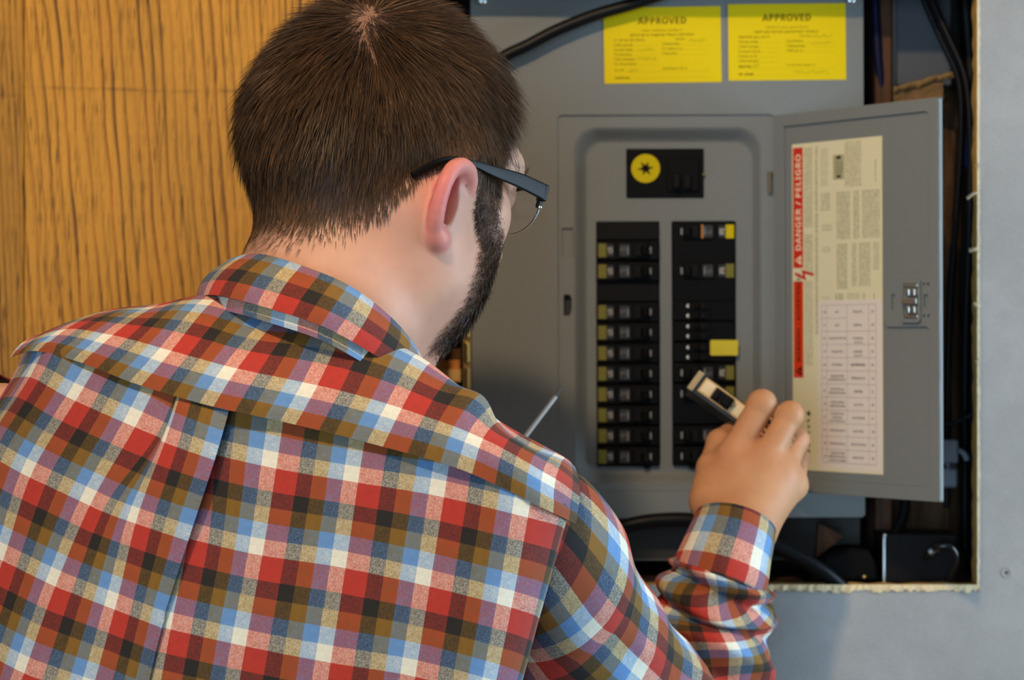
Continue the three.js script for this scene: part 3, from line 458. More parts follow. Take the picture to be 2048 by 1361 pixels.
// ---------------------------------------------------------------- distance fields and their meshing
const smin = (a, b, k) => { const h = Math.max(k - Math.abs(a - b), 0) / k; return Math.min(a, b) - h * h * k * 0.25; };
const smax = (a, b, k) => -smin(-a, -b, k);
function capsule(a, b, ra, rb) {
  const ax = a.x, ay = a.y, az = a.z, dx = b.x - ax, dy = b.y - ay, dz = b.z - az, il = 1 / Math.max(1e-12, dx * dx + dy * dy + dz * dz);
  return (x, y, z) => { const px = x - ax, py = y - ay, pz = z - az, t = Math.min(1, Math.max(0, (px * dx + py * dy + pz * dz) * il)), ex = px - t * dx, ey = py - t * dy, ez = pz - t * dz; return Math.sqrt(ex * ex + ey * ey + ez * ez) - ra - (rb - ra) * t; };
}
const ball = (c, r) => capsule(c, c, r, r);
const egg = (cx, cy, cz, rx, ry, rz) => (x, y, z) => { const a = (x - cx) / rx, b = (y - cy) / ry, c = (z - cz) / rz, k0 = Math.sqrt(a * a + b * b + c * c), a2 = a / rx, b2 = b / ry, c2 = c / rz, k1 = Math.sqrt(a2 * a2 + b2 * b2 + c2 * c2); return k1 < 1e-9 ? -Math.min(rx, ry, rz) : k0 * (k0 - 1) / k1; };
function union(list) { return (x, y, z) => { let d = 1e9; for (const [f, k] of list) { const e = f(x, y, z); d = e < d + k ? smin(d, e, k) : d; } return d; }; }
function grad(f, x, y, z, e = 6e-4) { const v = V(f(x + e, y, z) - f(x - e, y, z), f(x, y + e, z) - f(x, y - e, z), f(x, y, z + e) - f(x, y, z - e)); return v.normalize(); }
function netMesh(f, lo, hi, h) {                    // surface nets, each vertex then drawn onto the surface
  const nx = Math.ceil((hi.x - lo.x) / h) + 1, ny = Math.ceil((hi.y - lo.y) / h) + 1, nz = Math.ceil((hi.z - lo.z) / h) + 1, F = new Float32Array(nx * ny * nz), id = (i, j, k) => i + nx * (j + ny * k);
  for (let k = 0; k < nz; k++) for (let j = 0; j < ny; j++) for (let i = 0; i < nx; i++) F[id(i, j, k)] = f(lo.x + i * h, lo.y + j * h, lo.z + k * h);
  const cell = new Int32Array(nx * ny * nz).fill(-1), pos = [], nor = [], idx = [];
  for (let k = 0; k < nz - 1; k++) for (let j = 0; j < ny - 1; j++) for (let i = 0; i < nx - 1; i++) {
    let n = 0, sx = 0, sy = 0, sz = 0, inside = 0;
    const v = [F[id(i, j, k)], F[id(i + 1, j, k)], F[id(i, j + 1, k)], F[id(i + 1, j + 1, k)], F[id(i, j, k + 1)], F[id(i + 1, j, k + 1)], F[id(i, j + 1, k + 1)], F[id(i + 1, j + 1, k + 1)]];
    for (let c = 0; c < 8; c++) if (v[c] < 0) inside++;
    if (!inside || inside === 8) continue;
    for (const [a, b] of EDGES) if ((v[a] < 0) !== (v[b] < 0)) { const t = v[a] / (v[a] - v[b]); sx += lerp(a & 1, b & 1, t); sy += lerp((a >> 1) & 1, (b >> 1) & 1, t); sz += lerp(a >> 2, b >> 2, t); n++; }
    let x = lo.x + (i + sx / n) * h, y = lo.y + (j + sy / n) * h, z = lo.z + (k + sz / n) * h, g = grad(f, x, y, z);
    for (let s = 0; s < 2; s++) { const d = clamp(f(x, y, z), -h * 0.5, h * 0.5); x -= g.x * d; y -= g.y * d; z -= g.z * d; } g = grad(f, x, y, z);
    cell[id(i, j, k)] = pos.length / 3; pos.push(x, y, z); nor.push(g.x, g.y, g.z);
  }
  const quad = (a, b, c, d, flip) => { if (a < 0 || b < 0 || c < 0 || d < 0) return; flip ? idx.push(a, c, b, b, c, d) : idx.push(a, b, c, b, d, c); };
  for (let k = 1; k < nz - 1; k++) for (let j = 1; j < ny - 1; j++) for (let i = 1; i < nx - 1; i++) {
    const a = F[id(i, j, k)] < 0;
    if (a !== F[id(i + 1, j, k)] < 0) quad(cell[id(i, j - 1, k - 1)], cell[id(i, j, k - 1)], cell[id(i, j - 1, k)], cell[id(i, j, k)], !a);
    if (a !== F[id(i, j + 1, k)] < 0) quad(cell[id(i - 1, j, k - 1)], cell[id(i, j, k - 1)], cell[id(i - 1, j, k)], cell[id(i, j, k)], a);
    if (a !== F[id(i, j, k + 1)] < 0) quad(cell[id(i - 1, j - 1, k)], cell[id(i, j - 1, k)], cell[id(i - 1, j, k)], cell[id(i, j, k)], !a);
  }
  const g = new THREE.BufferGeometry(); g.setAttribute('position', new THREE.Float32BufferAttribute(pos, 3)); g.setAttribute('normal', new THREE.Float32BufferAttribute(nor, 3)); g.setIndex(idx); return g;
}
const EDGES = [[0, 1], [2, 3], [4, 5], [6, 7], [0, 2], [1, 3], [4, 6], [5, 7], [0, 4], [1, 5], [2, 6], [3, 7]];
const mergeIdx = (list) => mergeGeometries(list, false);

// ---------------------------------------------------------------- the man: head axes (x to his right ear, y up, z to his face)
const HC = at(775, 320, 1.575), YAW = 48 * Math.PI / 180, PITCH = 18 * Math.PI / 180, ROLL = 0;
const HF0 = V(Math.sin(YAW), 0, -Math.cos(YAW)), HR = V(Math.cos(YAW), 0, Math.sin(YAW));
const HF = HF0.clone().multiplyScalar(Math.cos(PITCH)).addScaledVector(V(0, 1, 0), -Math.sin(PITCH)), HU = V(0, Math.cos(PITCH), 0).addScaledVector(HF0, Math.sin(PITCH));
const toHead = (p) => { const q = p.clone().sub(HC); return V(q.dot(HR), q.dot(HU), q.dot(HF)); };
const headDir = (x, y, z) => V(0, 0, 0).addScaledVector(HR, x).addScaledVector(HU, y).addScaledVector(HF, z);
const fromHead = (x, y, z) => headDir(x, y, z).add(HC);

function headPlace(g, at0) {                         // the head axes are left-handed, so the faces turn over
  g.applyMatrix4(new THREE.Matrix4().makeBasis(HR, HU, HF).setPosition(at0 || V(0, 0, 0)));
  if (!g.index) g.setIndex(Array.from({ length: g.attributes.position.count }, (_, i) => i));
  const a = g.index.array; for (let i = 0; i < a.length; i += 3) { const t = a[i]; a[i] = a[i + 1]; a[i + 1] = t; }
  return g;
}
const skull = union([
  [egg(0, 0.018, -0.008, 0.0745, 0.097, 0.096), 0.001], [egg(0, 0.002, -0.052, 0.060, 0.058, 0.056), 0.03],
  [egg(0, -0.030, 0.040, 0.060, 0.072, 0.054), 0.03], [capsule(V(-0.034, 0.022, 0.080), V(0.034, 0.022, 0.080), 0.014, 0.014), 0.02],
  ...[-1, 1].flatMap((s) => [[ball(V(s * 0.046, -0.026, 0.056), 0.022), 0.02], [ball(V(s * 0.044, -0.058, 0.050), 0.0235), 0.02], [ball(V(s * 0.041, -0.080, 0.046), 0.0235), 0.02], [capsule(V(s * 0.056, -0.050, 0.004), V(s * 0.050, -0.078, 0.020), 0.016, 0.016), 0.03], [capsule(V(s * 0.050, -0.078, 0.020), V(s * 0.024, -0.095, 0.060), 0.017, 0.017), 0.03], [capsule(V(s * 0.060, 0.0, 0.01), V(s * 0.056, -0.05, 0.006), 0.014, 0.014), 0.03]]),
  [ball(V(0, -0.094, 0.060), 0.020), 0.03],
]);
const NECK = [toHead(at(700, 440, 1.556)), toHead(at(652, 640, 1.535)), toHead(at(615, 800, 1.54))];
const faceBits = union([
  [skull, 0.001],
  [capsule(V(0, 0.008, 0.094), V(0, -0.032, 0.112), 0.0075, 0.0105), 0.012], [ball(V(0.012, -0.036, 0.101), 0.0075), 0.007], [ball(V(-0.012, -0.036, 0.101), 0.0075), 0.007],
  [capsule(V(-0.019, -0.065, 0.090), V(0.019, -0.065, 0.090), 0.0055, 0.0055), 0.008], [capsule(V(-0.016, -0.076, 0.089), V(0.016, -0.076, 0.089), 0.0062, 0.0062), 0.006],
]);
const neckField = union([
  [capsule(NECK[0], NECK[1], 0.062, 0.062), 0.001], [capsule(NECK[1], NECK[2], 0.062, 0.068), 0.03],
  [capsule(V(0.062, -0.046, -0.012), toHead(at(800, 720, 1.57)), 0.016, 0.022), 0.03], [capsule(V(-0.062, -0.046, -0.012), toHead(at(620, 700, 1.62)), 0.016, 0.022), 0.03],
]);
function earField(s) {
  const P3 = (x, y, z) => V(s * (0.0745 + x), -0.0395 + y * 0.94, 0.001 + z), W = (a, b, ra, rb, k) => [capsule(a, b, ra, rb), k];
  const helix = [[-0.004, 0.010, 0.016], [0.003, 0.023, 0.016], [0.009, 0.0305, 0.008], [0.014, 0.0305, -0.003], [0.018, 0.024, -0.013], [0.0195, 0.012, -0.018], [0.018, -0.002, -0.018], [0.0145, -0.014, -0.0145], [0.010, -0.023, -0.009]].map((p) => P3(...p));
  const list = [[() => 1, 0.001]];
  const rim = new THREE.CatmullRomCurve3(helix).getPoints(28);
  for (let i = 0; i < rim.length - 1; i++) list.push(W(rim[i], rim[i + 1], i < 3 ? 0.0036 : 0.0051, i < 2 ? 0.0036 : 0.0051, 0.0015));
  const inner = [[-0.003, 0.012, 0.002], [-0.003, 0.012, -0.004], [-0.003, 0.006, -0.010], [-0.003, -0.004, -0.010], [-0.003, -0.012, -0.008]].map((p) => P3(...p));
  for (const [i, j] of [[2, 0], [3, 1], [4, 1], [5, 2], [6, 3], [7, 4], [8, 4]]) list.push(W(helix[i], inner[j], 0.0024, 0.0030, 0.005));
  for (let i = 2; i < 8; i++) { const m = helix[i].clone().add(helix[i + 1]).multiplyScalar(0.5); list.push(W(m, inner[Math.min(4, Math.max(0, i - 3))], 0.0024, 0.0030, 0.005)); }
  const anti = [[0.003, 0.020, -0.002], [0.0075, 0.010, -0.0095], [0.0075, -0.002, -0.0105], [0.003, -0.013, -0.007]].map((p) => P3(...p)); for (let i = 0; i < 3; i++) list.push(W(anti[i], anti[i + 1], 0.0030, 0.0032, 0.005));
  list.push([ball(P3(0.0065, -0.027, -0.002), 0.0068), 0.008], W(P3(0.0065, -0.026, -0.002), P3(-0.005, -0.020, 0.006), 0.0055, 0.005, 0.008), W(P3(0.001, -0.003, 0.011), P3(0.003, -0.009, 0.010), 0.0036, 0.0034, 0.004));
  return union(list);
}
const concha = egg(0.0845, -0.0360, -0.0005, 0.0125, 0.0170, 0.0058), earR = earField(1), earL = earField(-1);
const headField = (x, y, z) => {
  let d = smin(faceBits(x, y, z), neckField(x, y, z), 0.028);
  for (const s of [-1, 1]) { const e = Math.hypot(x - s * 0.031, (y - 0.001) * 1.25, z - 0.104) - 0.0150; d = smax(d, -e, 0.008); d = smin(d, Math.hypot(x - s * 0.031, y - 0.0005, z - 0.0835) - 0.0120, 0.002); d = smin(d, Math.max(Math.hypot(x - s * 0.031, y - 0.0005, z - 0.0835) - 0.0133, 0.0045 - y), 0.001); }
  if (Math.abs(x) > 0.05) { d = smin(d, x > 0 ? earR(x, y, z) : earL(x, y, z), 0.004); d = smax(d, -concha(Math.abs(x), y, z), 0.003); }
  return d;
};

// hairline and beard, as heights round the head (angle 0 at the face, pi at the nape)
const HAIRLINE = [[0, 0.070], [0.45, 0.068], [0.62, 0.052], [0.78, 0.036], [0.88, 0.012], [0.95, -0.024], [1.16, -0.024], [1.24, -0.006], [1.60, -0.008], [1.80, -0.018], [1.98, -0.037], [2.15, -0.056], [2.4, -0.074], [2.8, -0.088], [3.15, -0.092]];
const table = (T, a) => { for (let i = 0; i < T.length - 1; i++) if (a <= T[i + 1][0]) return lerp(T[i][1], T[i + 1][1], smoothstep(a, T[i][0], T[i + 1][0])); return T[T.length - 1][1]; };
const hairDepth = (x, y, z) => y - table(HAIRLINE, Math.abs(Math.atan2(x, z)));
function beardDepth(x, y, z) {
  const ax = Math.abs(x), rear = z - (0.030 + 0.016 * smoothstep(-y, 0.03, 0.055) - 0.004 * smoothstep(-y, 0.10, 0.13));
  const top = (z < 0.072 ? -0.018 - 0.9 * Math.max(0, z - 0.046) : -0.047) - y, low = y + 0.128 + 0.3 * Math.max(0, 0.05 - z);
  const lips = Math.hypot(x / 0.026, (y + 0.071) / 0.012) - 1;
  return Math.min(rear, top, low, ax < 0.03 && z > 0.07 ? lips * 0.02 : 1);
}

// ---------------------------------------------------------------- torso, arms and hands under the clothes
const WRIST = at(1474, 1072, 1.797), ELBOW = at(1388, 1515, 1.765), SHOULDER = at(1030, 1050, 1.590);
const LSH = at(0, 880, 1.60), LEL = at(260, 1420, 1.77), LWR = at(800, 1075, 1.83);
const torsoField = union([
  [capsule(at(240, 960, 1.60), at(860, 1100, 1.60), 0.066, 0.060), 0.001], [capsule(at(600, 1000, 1.565), at(520, 1900, 1.585), 0.105, 0.108), 0.08], [capsule(at(360, 1050, 1.575), at(330, 1800, 1.60), 0.09, 0.09), 0.08], [capsule(at(800, 1100, 1.60), at(680, 1850, 1.60), 0.07, 0.075), 0.08],
  [capsule(at(620, 790, 1.545), at(600, 1000, 1.57), 0.060, 0.08), 0.03], [capsule(at(640, 890, 1.57), at(900, 1090, 1.59), 0.030, 0.030), 0.03], [capsule(at(600, 860, 1.57), at(220, 960, 1.60), 0.030, 0.03), 0.03],
  [capsule(SHOULDER, ELBOW, 0.034, 0.024), 0.03], [capsule(LSH, LEL, 0.042, 0.036), 0.03],
]);
function handField(J, s = 1) {                       // J: joints of one hand
  const list = [[capsule(J.elbow, J.wrist, 0.024, 0.0275), 0.001]];
  for (const k of ['index', 'middle', 'ring', 'pinky']) { const [m, p, d, t] = J[k], r = J.r[k]; list.push([capsule(J.wrist.clone().lerp(m, 0.12), m, 0.0195, r * 1.28), 0.016], [capsule(m, m.clone().lerp(p, 0.22), r * 1.16, r * 1.06), 0.008]); }
  const palm = union(list), fingers = ['index', 'middle', 'ring', 'pinky'].map((k) => { const [m, p, d, t] = J[k], r = J.r[k]; return union([[capsule(m, p, r * 1.16, r * 1.0), 0.001], [ball(p, r * 1.0), 0.004], [capsule(p, d, r * 0.95, r * 0.86), 0.005], [capsule(d, t, r * 0.86, r * 0.74), 0.004]]); });
  const [c, m, i, t] = J.thumb, thumb = union([[capsule(J.wrist.clone().lerp(c, 0.4), c, 0.019, 0.0175), 0.001], [capsule(c, m, 0.0175, 0.0125), 0.014], [capsule(m, i, 0.0120, 0.0112), 0.006], [capsule(i, t, 0.0112, 0.0088), 0.004]]);
  const web = capsule(c.clone().lerp(m, 0.45), J.index[0].clone().lerp(J.wrist, 0.35), 0.013, 0.014);
  return (x, y, z) => { let d = palm(x, y, z); for (const f of fingers) d = smin(d, f(x, y, z), 0.0022); d = smin(d, web(x, y, z), 0.016); return smin(d, thumb(x, y, z), 0.010); };
}
const R_HAND = {
  elbow: ELBOW, wrist: WRIST, r: { index: 0.0110, middle: 0.0104, ring: 0.0102, pinky: 0.0090 },
  index: [at(1466, 915, 1.833), at(1524, 808, 1.838), at(1506, 822, 1.880), at(1482, 846, 1.900)], middle: [at(1526, 928, 1.824), at(1580, 830, 1.836), at(1560, 856, 1.876), at(1526, 872, 1.902)],
  ring: [at(1562, 950, 1.826), at(1592, 880, 1.850), at(1580, 893, 1.888), at(1548, 898, 1.908)], pinky: [at(1586, 972, 1.836), at(1596, 918, 1.868), at(1588, 925, 1.896), at(1566, 928, 1.912)],
  thumb: [at(1428, 1003, 1.818), at(1424, 938, 1.845), at(1440, 886, 1.868), at(1466, 862, 1.886)],
};
const L_HAND = {
  elbow: LEL, wrist: LWR, r: { index: 0.0105, middle: 0.0105, ring: 0.0098, pinky: 0.0088 },
  index: [at(912, 985, 1.820), at(992, 940, 1.830), at(985, 990, 1.850), at(945, 990, 1.862)], middle: [at(925, 1030, 1.812), at(1008, 1010, 1.818), at(1000, 1048, 1.846), at(955, 1040, 1.860)],
  ring: [at(918, 1072, 1.814), at(995, 1070, 1.818), at(990, 1098, 1.846), at(945, 1084, 1.860)], pinky: [at(902, 1108, 1.820), at(965, 1118, 1.824), at(962, 1136, 1.848), at(922, 1116, 1.860)],
  thumb: [at(840, 1010, 1.845), at(885, 945, 1.860), at(945, 925, 1.858), at(985, 935, 1.846)],
};
const rHand = handField(R_HAND), lHand = handField(L_HAND);
function boundsOf(pts, m) { const b = new THREE.Box3().setFromPoints(pts); b.expandByScalar(m); return b; }

const PERSON = [-0.16, 0, 0.44];
const person = thing('person', 'bearded man in a checked shirt seen from behind, working at the breaker panel', 'person', PERSON);
const shift = (g) => g.translate(-PERSON[0], -PERSON[1], -PERSON[2]);
{
  const head = netMesh(headField, V(-0.105, -0.235, -0.125), V(0.105, 0.135, 0.132), 0.0027);
  headPlace(head, HC);
  const tb = boundsOf([at(-60, 700, 1.45), at(1150, 1900, 1.75), at(1500, 1600, 1.80), at(100, 1600, 1.85)], 0.03);
  const torso = netMesh(torsoField, tb.min, tb.max, 0.012);
  const rb = boundsOf([R_HAND.wrist, ...R_HAND.index, ...R_HAND.middle, ...R_HAND.ring, ...R_HAND.pinky, ...R_HAND.thumb, at(1450, 1330, 1.76)], 0.03), lb = boundsOf([L_HAND.wrist, ...L_HAND.index, ...L_HAND.middle, ...L_HAND.ring, ...L_HAND.pinky, ...L_HAND.thumb, LEL], 0.045);
  const hand = netMesh(rHand, rb.min, rb.max, 0.0026), lhand = netMesh(lHand, lb.min, lb.max, 0.004);
  const g = mergeIdx([head, torso, hand, lhand]), p = g.attributes.position, col = new Float32Array(p.count * 3), base = [0.56, 0.30, 0.20];
  const tip = (q, c, r) => Math.exp(-q.distanceToSquared(c) / (r * r)), kn = [R_HAND.index[0], R_HAND.middle[0], R_HAND.ring[0]], q = V(0, 0, 0), earC = fromHead(0.090, -0.034, -0.012);
  const pink = kn;
  for (let i = 0; i < p.count; i++) {
    q.fromBufferAttribute(p, i);
    let red = 0.7 * tip(q, earC, 0.022); for (const c of pink) red += 0.5 * tip(q, c, 0.013); red += 0.25 * tip(q, R_HAND.thumb[3], 0.02);
    if (i < head.attributes.position.count) { const e0 = toHead(q); if (Math.abs(e0.x) > 0.06) red += 0.9 * (1 - smoothstep((e0.x > 0 ? earR : earL)(e0.x, e0.y, e0.z), 0, 0.003)); }
    const n = 1 + 0.05 * noise3(q.x * 90, q.y * 90, q.z * 90, 5) + 0.03 * noise3(q.x * 300, q.y * 300, q.z * 300, 7);
    red += 0.10 * noise3(q.x * 45, q.y * 45, q.z * 45, 9);
    col[3 * i] = base[0] * n * (1 + 0.04 * red); col[3 * i + 1] = base[1] * n * (1 - 0.27 * red); col[3 * i + 2] = base[2] * n * (1 - 0.14 * red);
    if (i >= head.attributes.position.count + torso.attributes.position.count) { col[3 * i] *= 0.94; col[3 * i + 1] *= 0.83; col[3 * i + 2] *= 0.58; }   // hands a little more tanned
    const e = toHead(q), hs = i < head.attributes.position.count ? hairDepth(e.x, e.y, e.z) : -1, bs = i < head.attributes.position.count ? beardDepth(e.x, e.y, e.z) : -1;
    const st = Math.max(0.70 * smoothstep(hs, -0.004, 0.018), 0.65 * smoothstep(bs, -0.006, 0.012)) * (Math.hypot(e.x - 0.086, e.y + 0.030, e.z + 0.004) > 0.034 ? 1 : 0);   // cropped hair roots
    for (const [k, v] of [[0, 0.10], [1, 0.06], [2, 0.04]]) col[3 * i + k] = lerp(col[3 * i + k], v, st);
  }
  g.setAttribute('color', new THREE.BufferAttribute(col, 3));
  part('body', shift(g), phys(0xffffff, 0.5, { vertexColors: true, specularIntensity: 0.5 }), person);
  const eye = new THREE.SphereGeometry(0.0035, 16, 12); for (const s of [-1, 1]) { const m = part('iris', eye, phys(lin(0.03, 0.02, 0.015), 0.1), person); m.position.copy(fromHead(s * 0.031, 0.0005, 0.0928).sub(V(...PERSON))); }
}
// ---------------------------------------------------------------- hair, beard, brows: real strands
const hairMat = phys(0xffffff, 0.46, { vertexColors: true, side: THREE.DoubleSide, specularIntensity: 0.45 });
function strands(count, seed, place, look) {
  const r = rng(seed), pos = [], nor = [], col = [], idx = [], SEG = 4;
  let made = 0, tries = 0;
  while (made < count && tries < count * 12) {
    tries++;
    const u = r() * 2 - 1, a = r() * Math.PI * 2, s = Math.sqrt(1 - u * u), d = V(s * Math.cos(a), u, s * Math.sin(a)), c = place.centre;
    let t = 0.17; for (let k = 0; k < 14; k++) { const e = place.field(c.x + d.x * t, c.y + d.y * t, c.z + d.z * t); t -= e * 0.9; if (Math.abs(e) < 2e-4) break; }
    const x = c.x + d.x * t, y = c.y + d.y * t, z = c.z + d.z * t, L = look(x, y, z, r);
    if (!L) continue;
    made++;
    const n = grad(place.field, x, y, z, 2e-3), flow = L.flow.addScaledVector(n, -L.flow.dot(n)).normalize();
    const dir = flow.clone().addScaledVector(n, L.lift).add(V((r() - 0.5) * L.mess, (r() - 0.5) * L.mess, (r() - 0.5) * L.mess)).normalize(), side = dir.clone().cross(n).normalize();
    if (r() < 0.5) side.applyAxisAngle(dir, (r() - 0.5) * 2.4);
    const b = pos.length / 3, q = V(x, y, z).addScaledVector(n, -0.0008), w0 = L.w, seg = L.len / SEG, nn = side.clone().cross(dir).normalize(); if (nn.dot(n) < 0) { nn.negate(); side.negate(); }
    for (let k = 0; k <= SEG; k++) {
      const w = w0 * (1 - 0.75 * (k / SEG) ** 2), m = nn.clone().addScaledVector(n, 0.5).normalize();
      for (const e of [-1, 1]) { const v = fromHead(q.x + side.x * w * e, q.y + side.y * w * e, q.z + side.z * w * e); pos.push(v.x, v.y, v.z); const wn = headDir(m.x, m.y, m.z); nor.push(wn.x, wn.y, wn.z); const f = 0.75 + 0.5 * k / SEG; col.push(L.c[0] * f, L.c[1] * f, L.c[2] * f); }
      if (k < SEG) { q.addScaledVector(dir, seg); dir.lerp(flow, L.settle).addScaledVector(n, -0.02).normalize(); const e = place.field(q.x, q.y, q.z); if (e < 0.0012) q.addScaledVector(n, 0.0012 - e); idx.push(b + 2 * k + 1, b + 2 * k, b + 2 * k + 2, b + 2 * k + 3, b + 2 * k + 1, b + 2 * k + 2); }
    }
  }
  const g = new THREE.BufferGeometry(); g.setAttribute('position', new THREE.Float32BufferAttribute(pos, 3)); g.setAttribute('normal', new THREE.Float32BufferAttribute(nor, 3)); g.setAttribute('color', new THREE.Float32BufferAttribute(col, 3)); g.setIndex(idx);
  return shift(g);
}
{
  const whorl = V(0.030, 0.078, -0.066), scalp = (x, y, z) => smin(skull(x, y, z), neckField(x, y, z), 0.028);
  const tint = (r, k) => { const v = k * (0.5 + 0.7 * r() + (r() < 0.10 ? 1.6 * r() : 0)), warm = r(); return [0.046 * v * (1 + 0.25 * warm), 0.025 * v, 0.011 * v * (1 - 0.2 * warm)]; };
  const hair = strands(62000, 21, { field: scalp, centre: V(0, 0.01, -0.005) }, (x, y, z, r) => {
    const h = hairDepth(x, y, z); if (h < -0.004 + 0.012 * (r() - 0.6)) return null;
    if (Math.hypot(x - 0.087, y + 0.040, z + 0.004) < 0.027 || Math.hypot(x + 0.087, y + 0.040, z + 0.004) < 0.027) return null;
    const p = V(x, y, z), away = p.clone().sub(whorl), dist = away.length();
                           // thin at the crown
    const across = (x - whorl.x - 0.75 * (whorl.y - y)) / 0.0070; if (y < whorl.y + 0.01 && z < 0 && r() < 0.62 * Math.exp(-across * across) * (1 - smoothstep(dist, 0.02, 0.070))) return null;   // the parting below it
    const swirl = V(-(away.z), 0, away.x).multiplyScalar(1.3 * Math.exp(-dist / 0.022)), down = V(0, -1, 0.12).multiplyScalar(smoothstep(dist, 0.03, 0.12) * 0.05);
    const front = smoothstep(z, 0.0, 0.08) * smoothstep(y, 0.03, 0.09), clump = V(noise3(x * 130, y * 130, z * 130, 3), noise3(x * 130, y * 130, z * 130, 4), noise3(x * 130, y * 130, z * 130, 6)).multiplyScalar(0.018);
    const flow = away.clone().normalize().multiplyScalar(0.05).add(swirl).add(down).add(clump).add(V(0.03 * front, 0, 0.05 * front)).add(V(Math.sign(across) * 0.012 * (1 - smoothstep(dist, 0.03, 0.07)) * Math.exp(-across * across / 5) * (y < whorl.y ? 1 : 0), 0, 0));
    const edge = smoothstep(h, 0, 0.075), len = lerp(0.007, 0.027, edge) + 0.022 * front;
    return { flow, lift: lerp(0.20, 0.36, edge) * (0.6 + 0.7 * r()) + 0.5 * Math.exp(-dist / 0.012) + 0.30 * front, mess: 0.16, len: len * (0.75 + 0.5 * r()), settle: 0.18, w: lerp(0.00016, 0.00024, edge) * (0.8 + 0.5 * r()), c: tint(r, lerp(1.5, 1.0, edge) * (1 + 0.35 * noise3(x * 60, y * 60, z * 60, 11))) };
  });
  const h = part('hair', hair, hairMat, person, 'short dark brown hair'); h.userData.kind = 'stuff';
  const beard = strands(15000, 5, { field: (x, y, z) => smin(skull(x, y, z), neckField(x, y, z), 0.028), centre: V(0, -0.055, 0.03) }, (x, y, z, r) => {
    const b = beardDepth(x, y, z); if (b < -0.003 + 0.007 * (r() - 0.3)) return null;
    return { flow: V(0.3 * Math.sign(x) * (y > -0.085 ? 0 : -1), -1, -0.45 - 0.5 * smoothstep(-y, 0.06, 0.11)), lift: 0.5 * (0.6 + 0.8 * r()), mess: 0.5, len: lerp(0.0045, 0.009, smoothstep(b, 0, 0.02)) * (0.7 + 0.6 * r()), settle: 0.12, w: 0.00018, c: tint(r, 0.75) };
  });
  const b = part('beard', beard, hairMat, person, 'short dark beard'); b.userData.kind = 'stuff';
  const brow = strands(900, 8, { field: faceBits, centre: V(0, 0.0, 0.02) }, (x, y, z, r) => { const a = Math.abs(x); if (a < 0.010 || a > 0.052 || Math.abs(y - 0.023 + (a - 0.03) * (a - 0.03) * 12) > 0.0055 || z < 0.05) return null; return { flow: V(Math.sign(x), 0.3, -0.2), lift: 0.35, mess: 0.3, len: 0.008, settle: 0.3, w: 0.00018, c: tint(r, 0.7) }; });
  const e = part('eyebrows', brow, hairMat, person); e.userData.kind = 'stuff';
}
// ---------------------------------------------------------------- the checked shirt
const REP = 0.058;                                   // one repeat of the check, in metres
const plaid = (() => {
  const yarn = { W: [233, 227, 205], R: [178, 50, 36], K: [32, 27, 22], O: [126, 90, 26], B: [100, 142, 190] }, order = [['W', 0.091], ['R', 0.36], ['K', 0.543], ['O', 0.726], ['B', 0.909], ['W', 1.001]];
  const pick = (t) => { for (const [k, e] of order) if (t < e) return yarn[k]; return yarn.W; }, N = 768;
  return dataTex(N, N, (x, y) => {
    const a = pick((x + 0.9 * noise2(x / 5, y / 3, 1, 0)) / N), b = pick((y + 0.9 * noise2(x / 3, y / 5, 2, 0)) / N);
    const sp = noise2(x / 2.6, y / 2.6, 4) * 0.30 + noise2(x / 7, y / 7, 5) * 0.16, twill = (((x + y) >> 2) & 1 ? 0.05 : -0.05), t = clamp(0.5 + sp + twill, 0.05, 0.95), same = a === b;
    const g = 1 + 0.035 * noise2(x / 2.1, y / 2.1, 7) + 0.03 * noise2(x / 40, y / 40, 8);
    return [0, 1, 2].map((c) => (same ? a[c] : lerp(a[c], b[c], t)) * g);
  });
})();
const weave = dataTex(256, 256, (x, y) => { const v = 128 + (((x + y) >> 2) & 1 ? 40 : -40) + 50 * noise2(x / 3, y / 3, 3, 85); return [v, v, v]; }, false); weave.repeat.set(3, 3);
const cloth = phys(0xffffff, 0.88, { map: plaid, bumpMap: weave, bumpScale: 0.00012, sheen: 0.25, sheenColor: lin(0.6, 0.55, 0.5), sheenRoughness: 0.6 });
const cr = (a, b, c, d, t) => 0.5 * (2 * b + (c - a) * t + (2 * a - 5 * b + 4 * c - d) * t * t + (3 * b - a - 3 * c + d) * t * t * t);
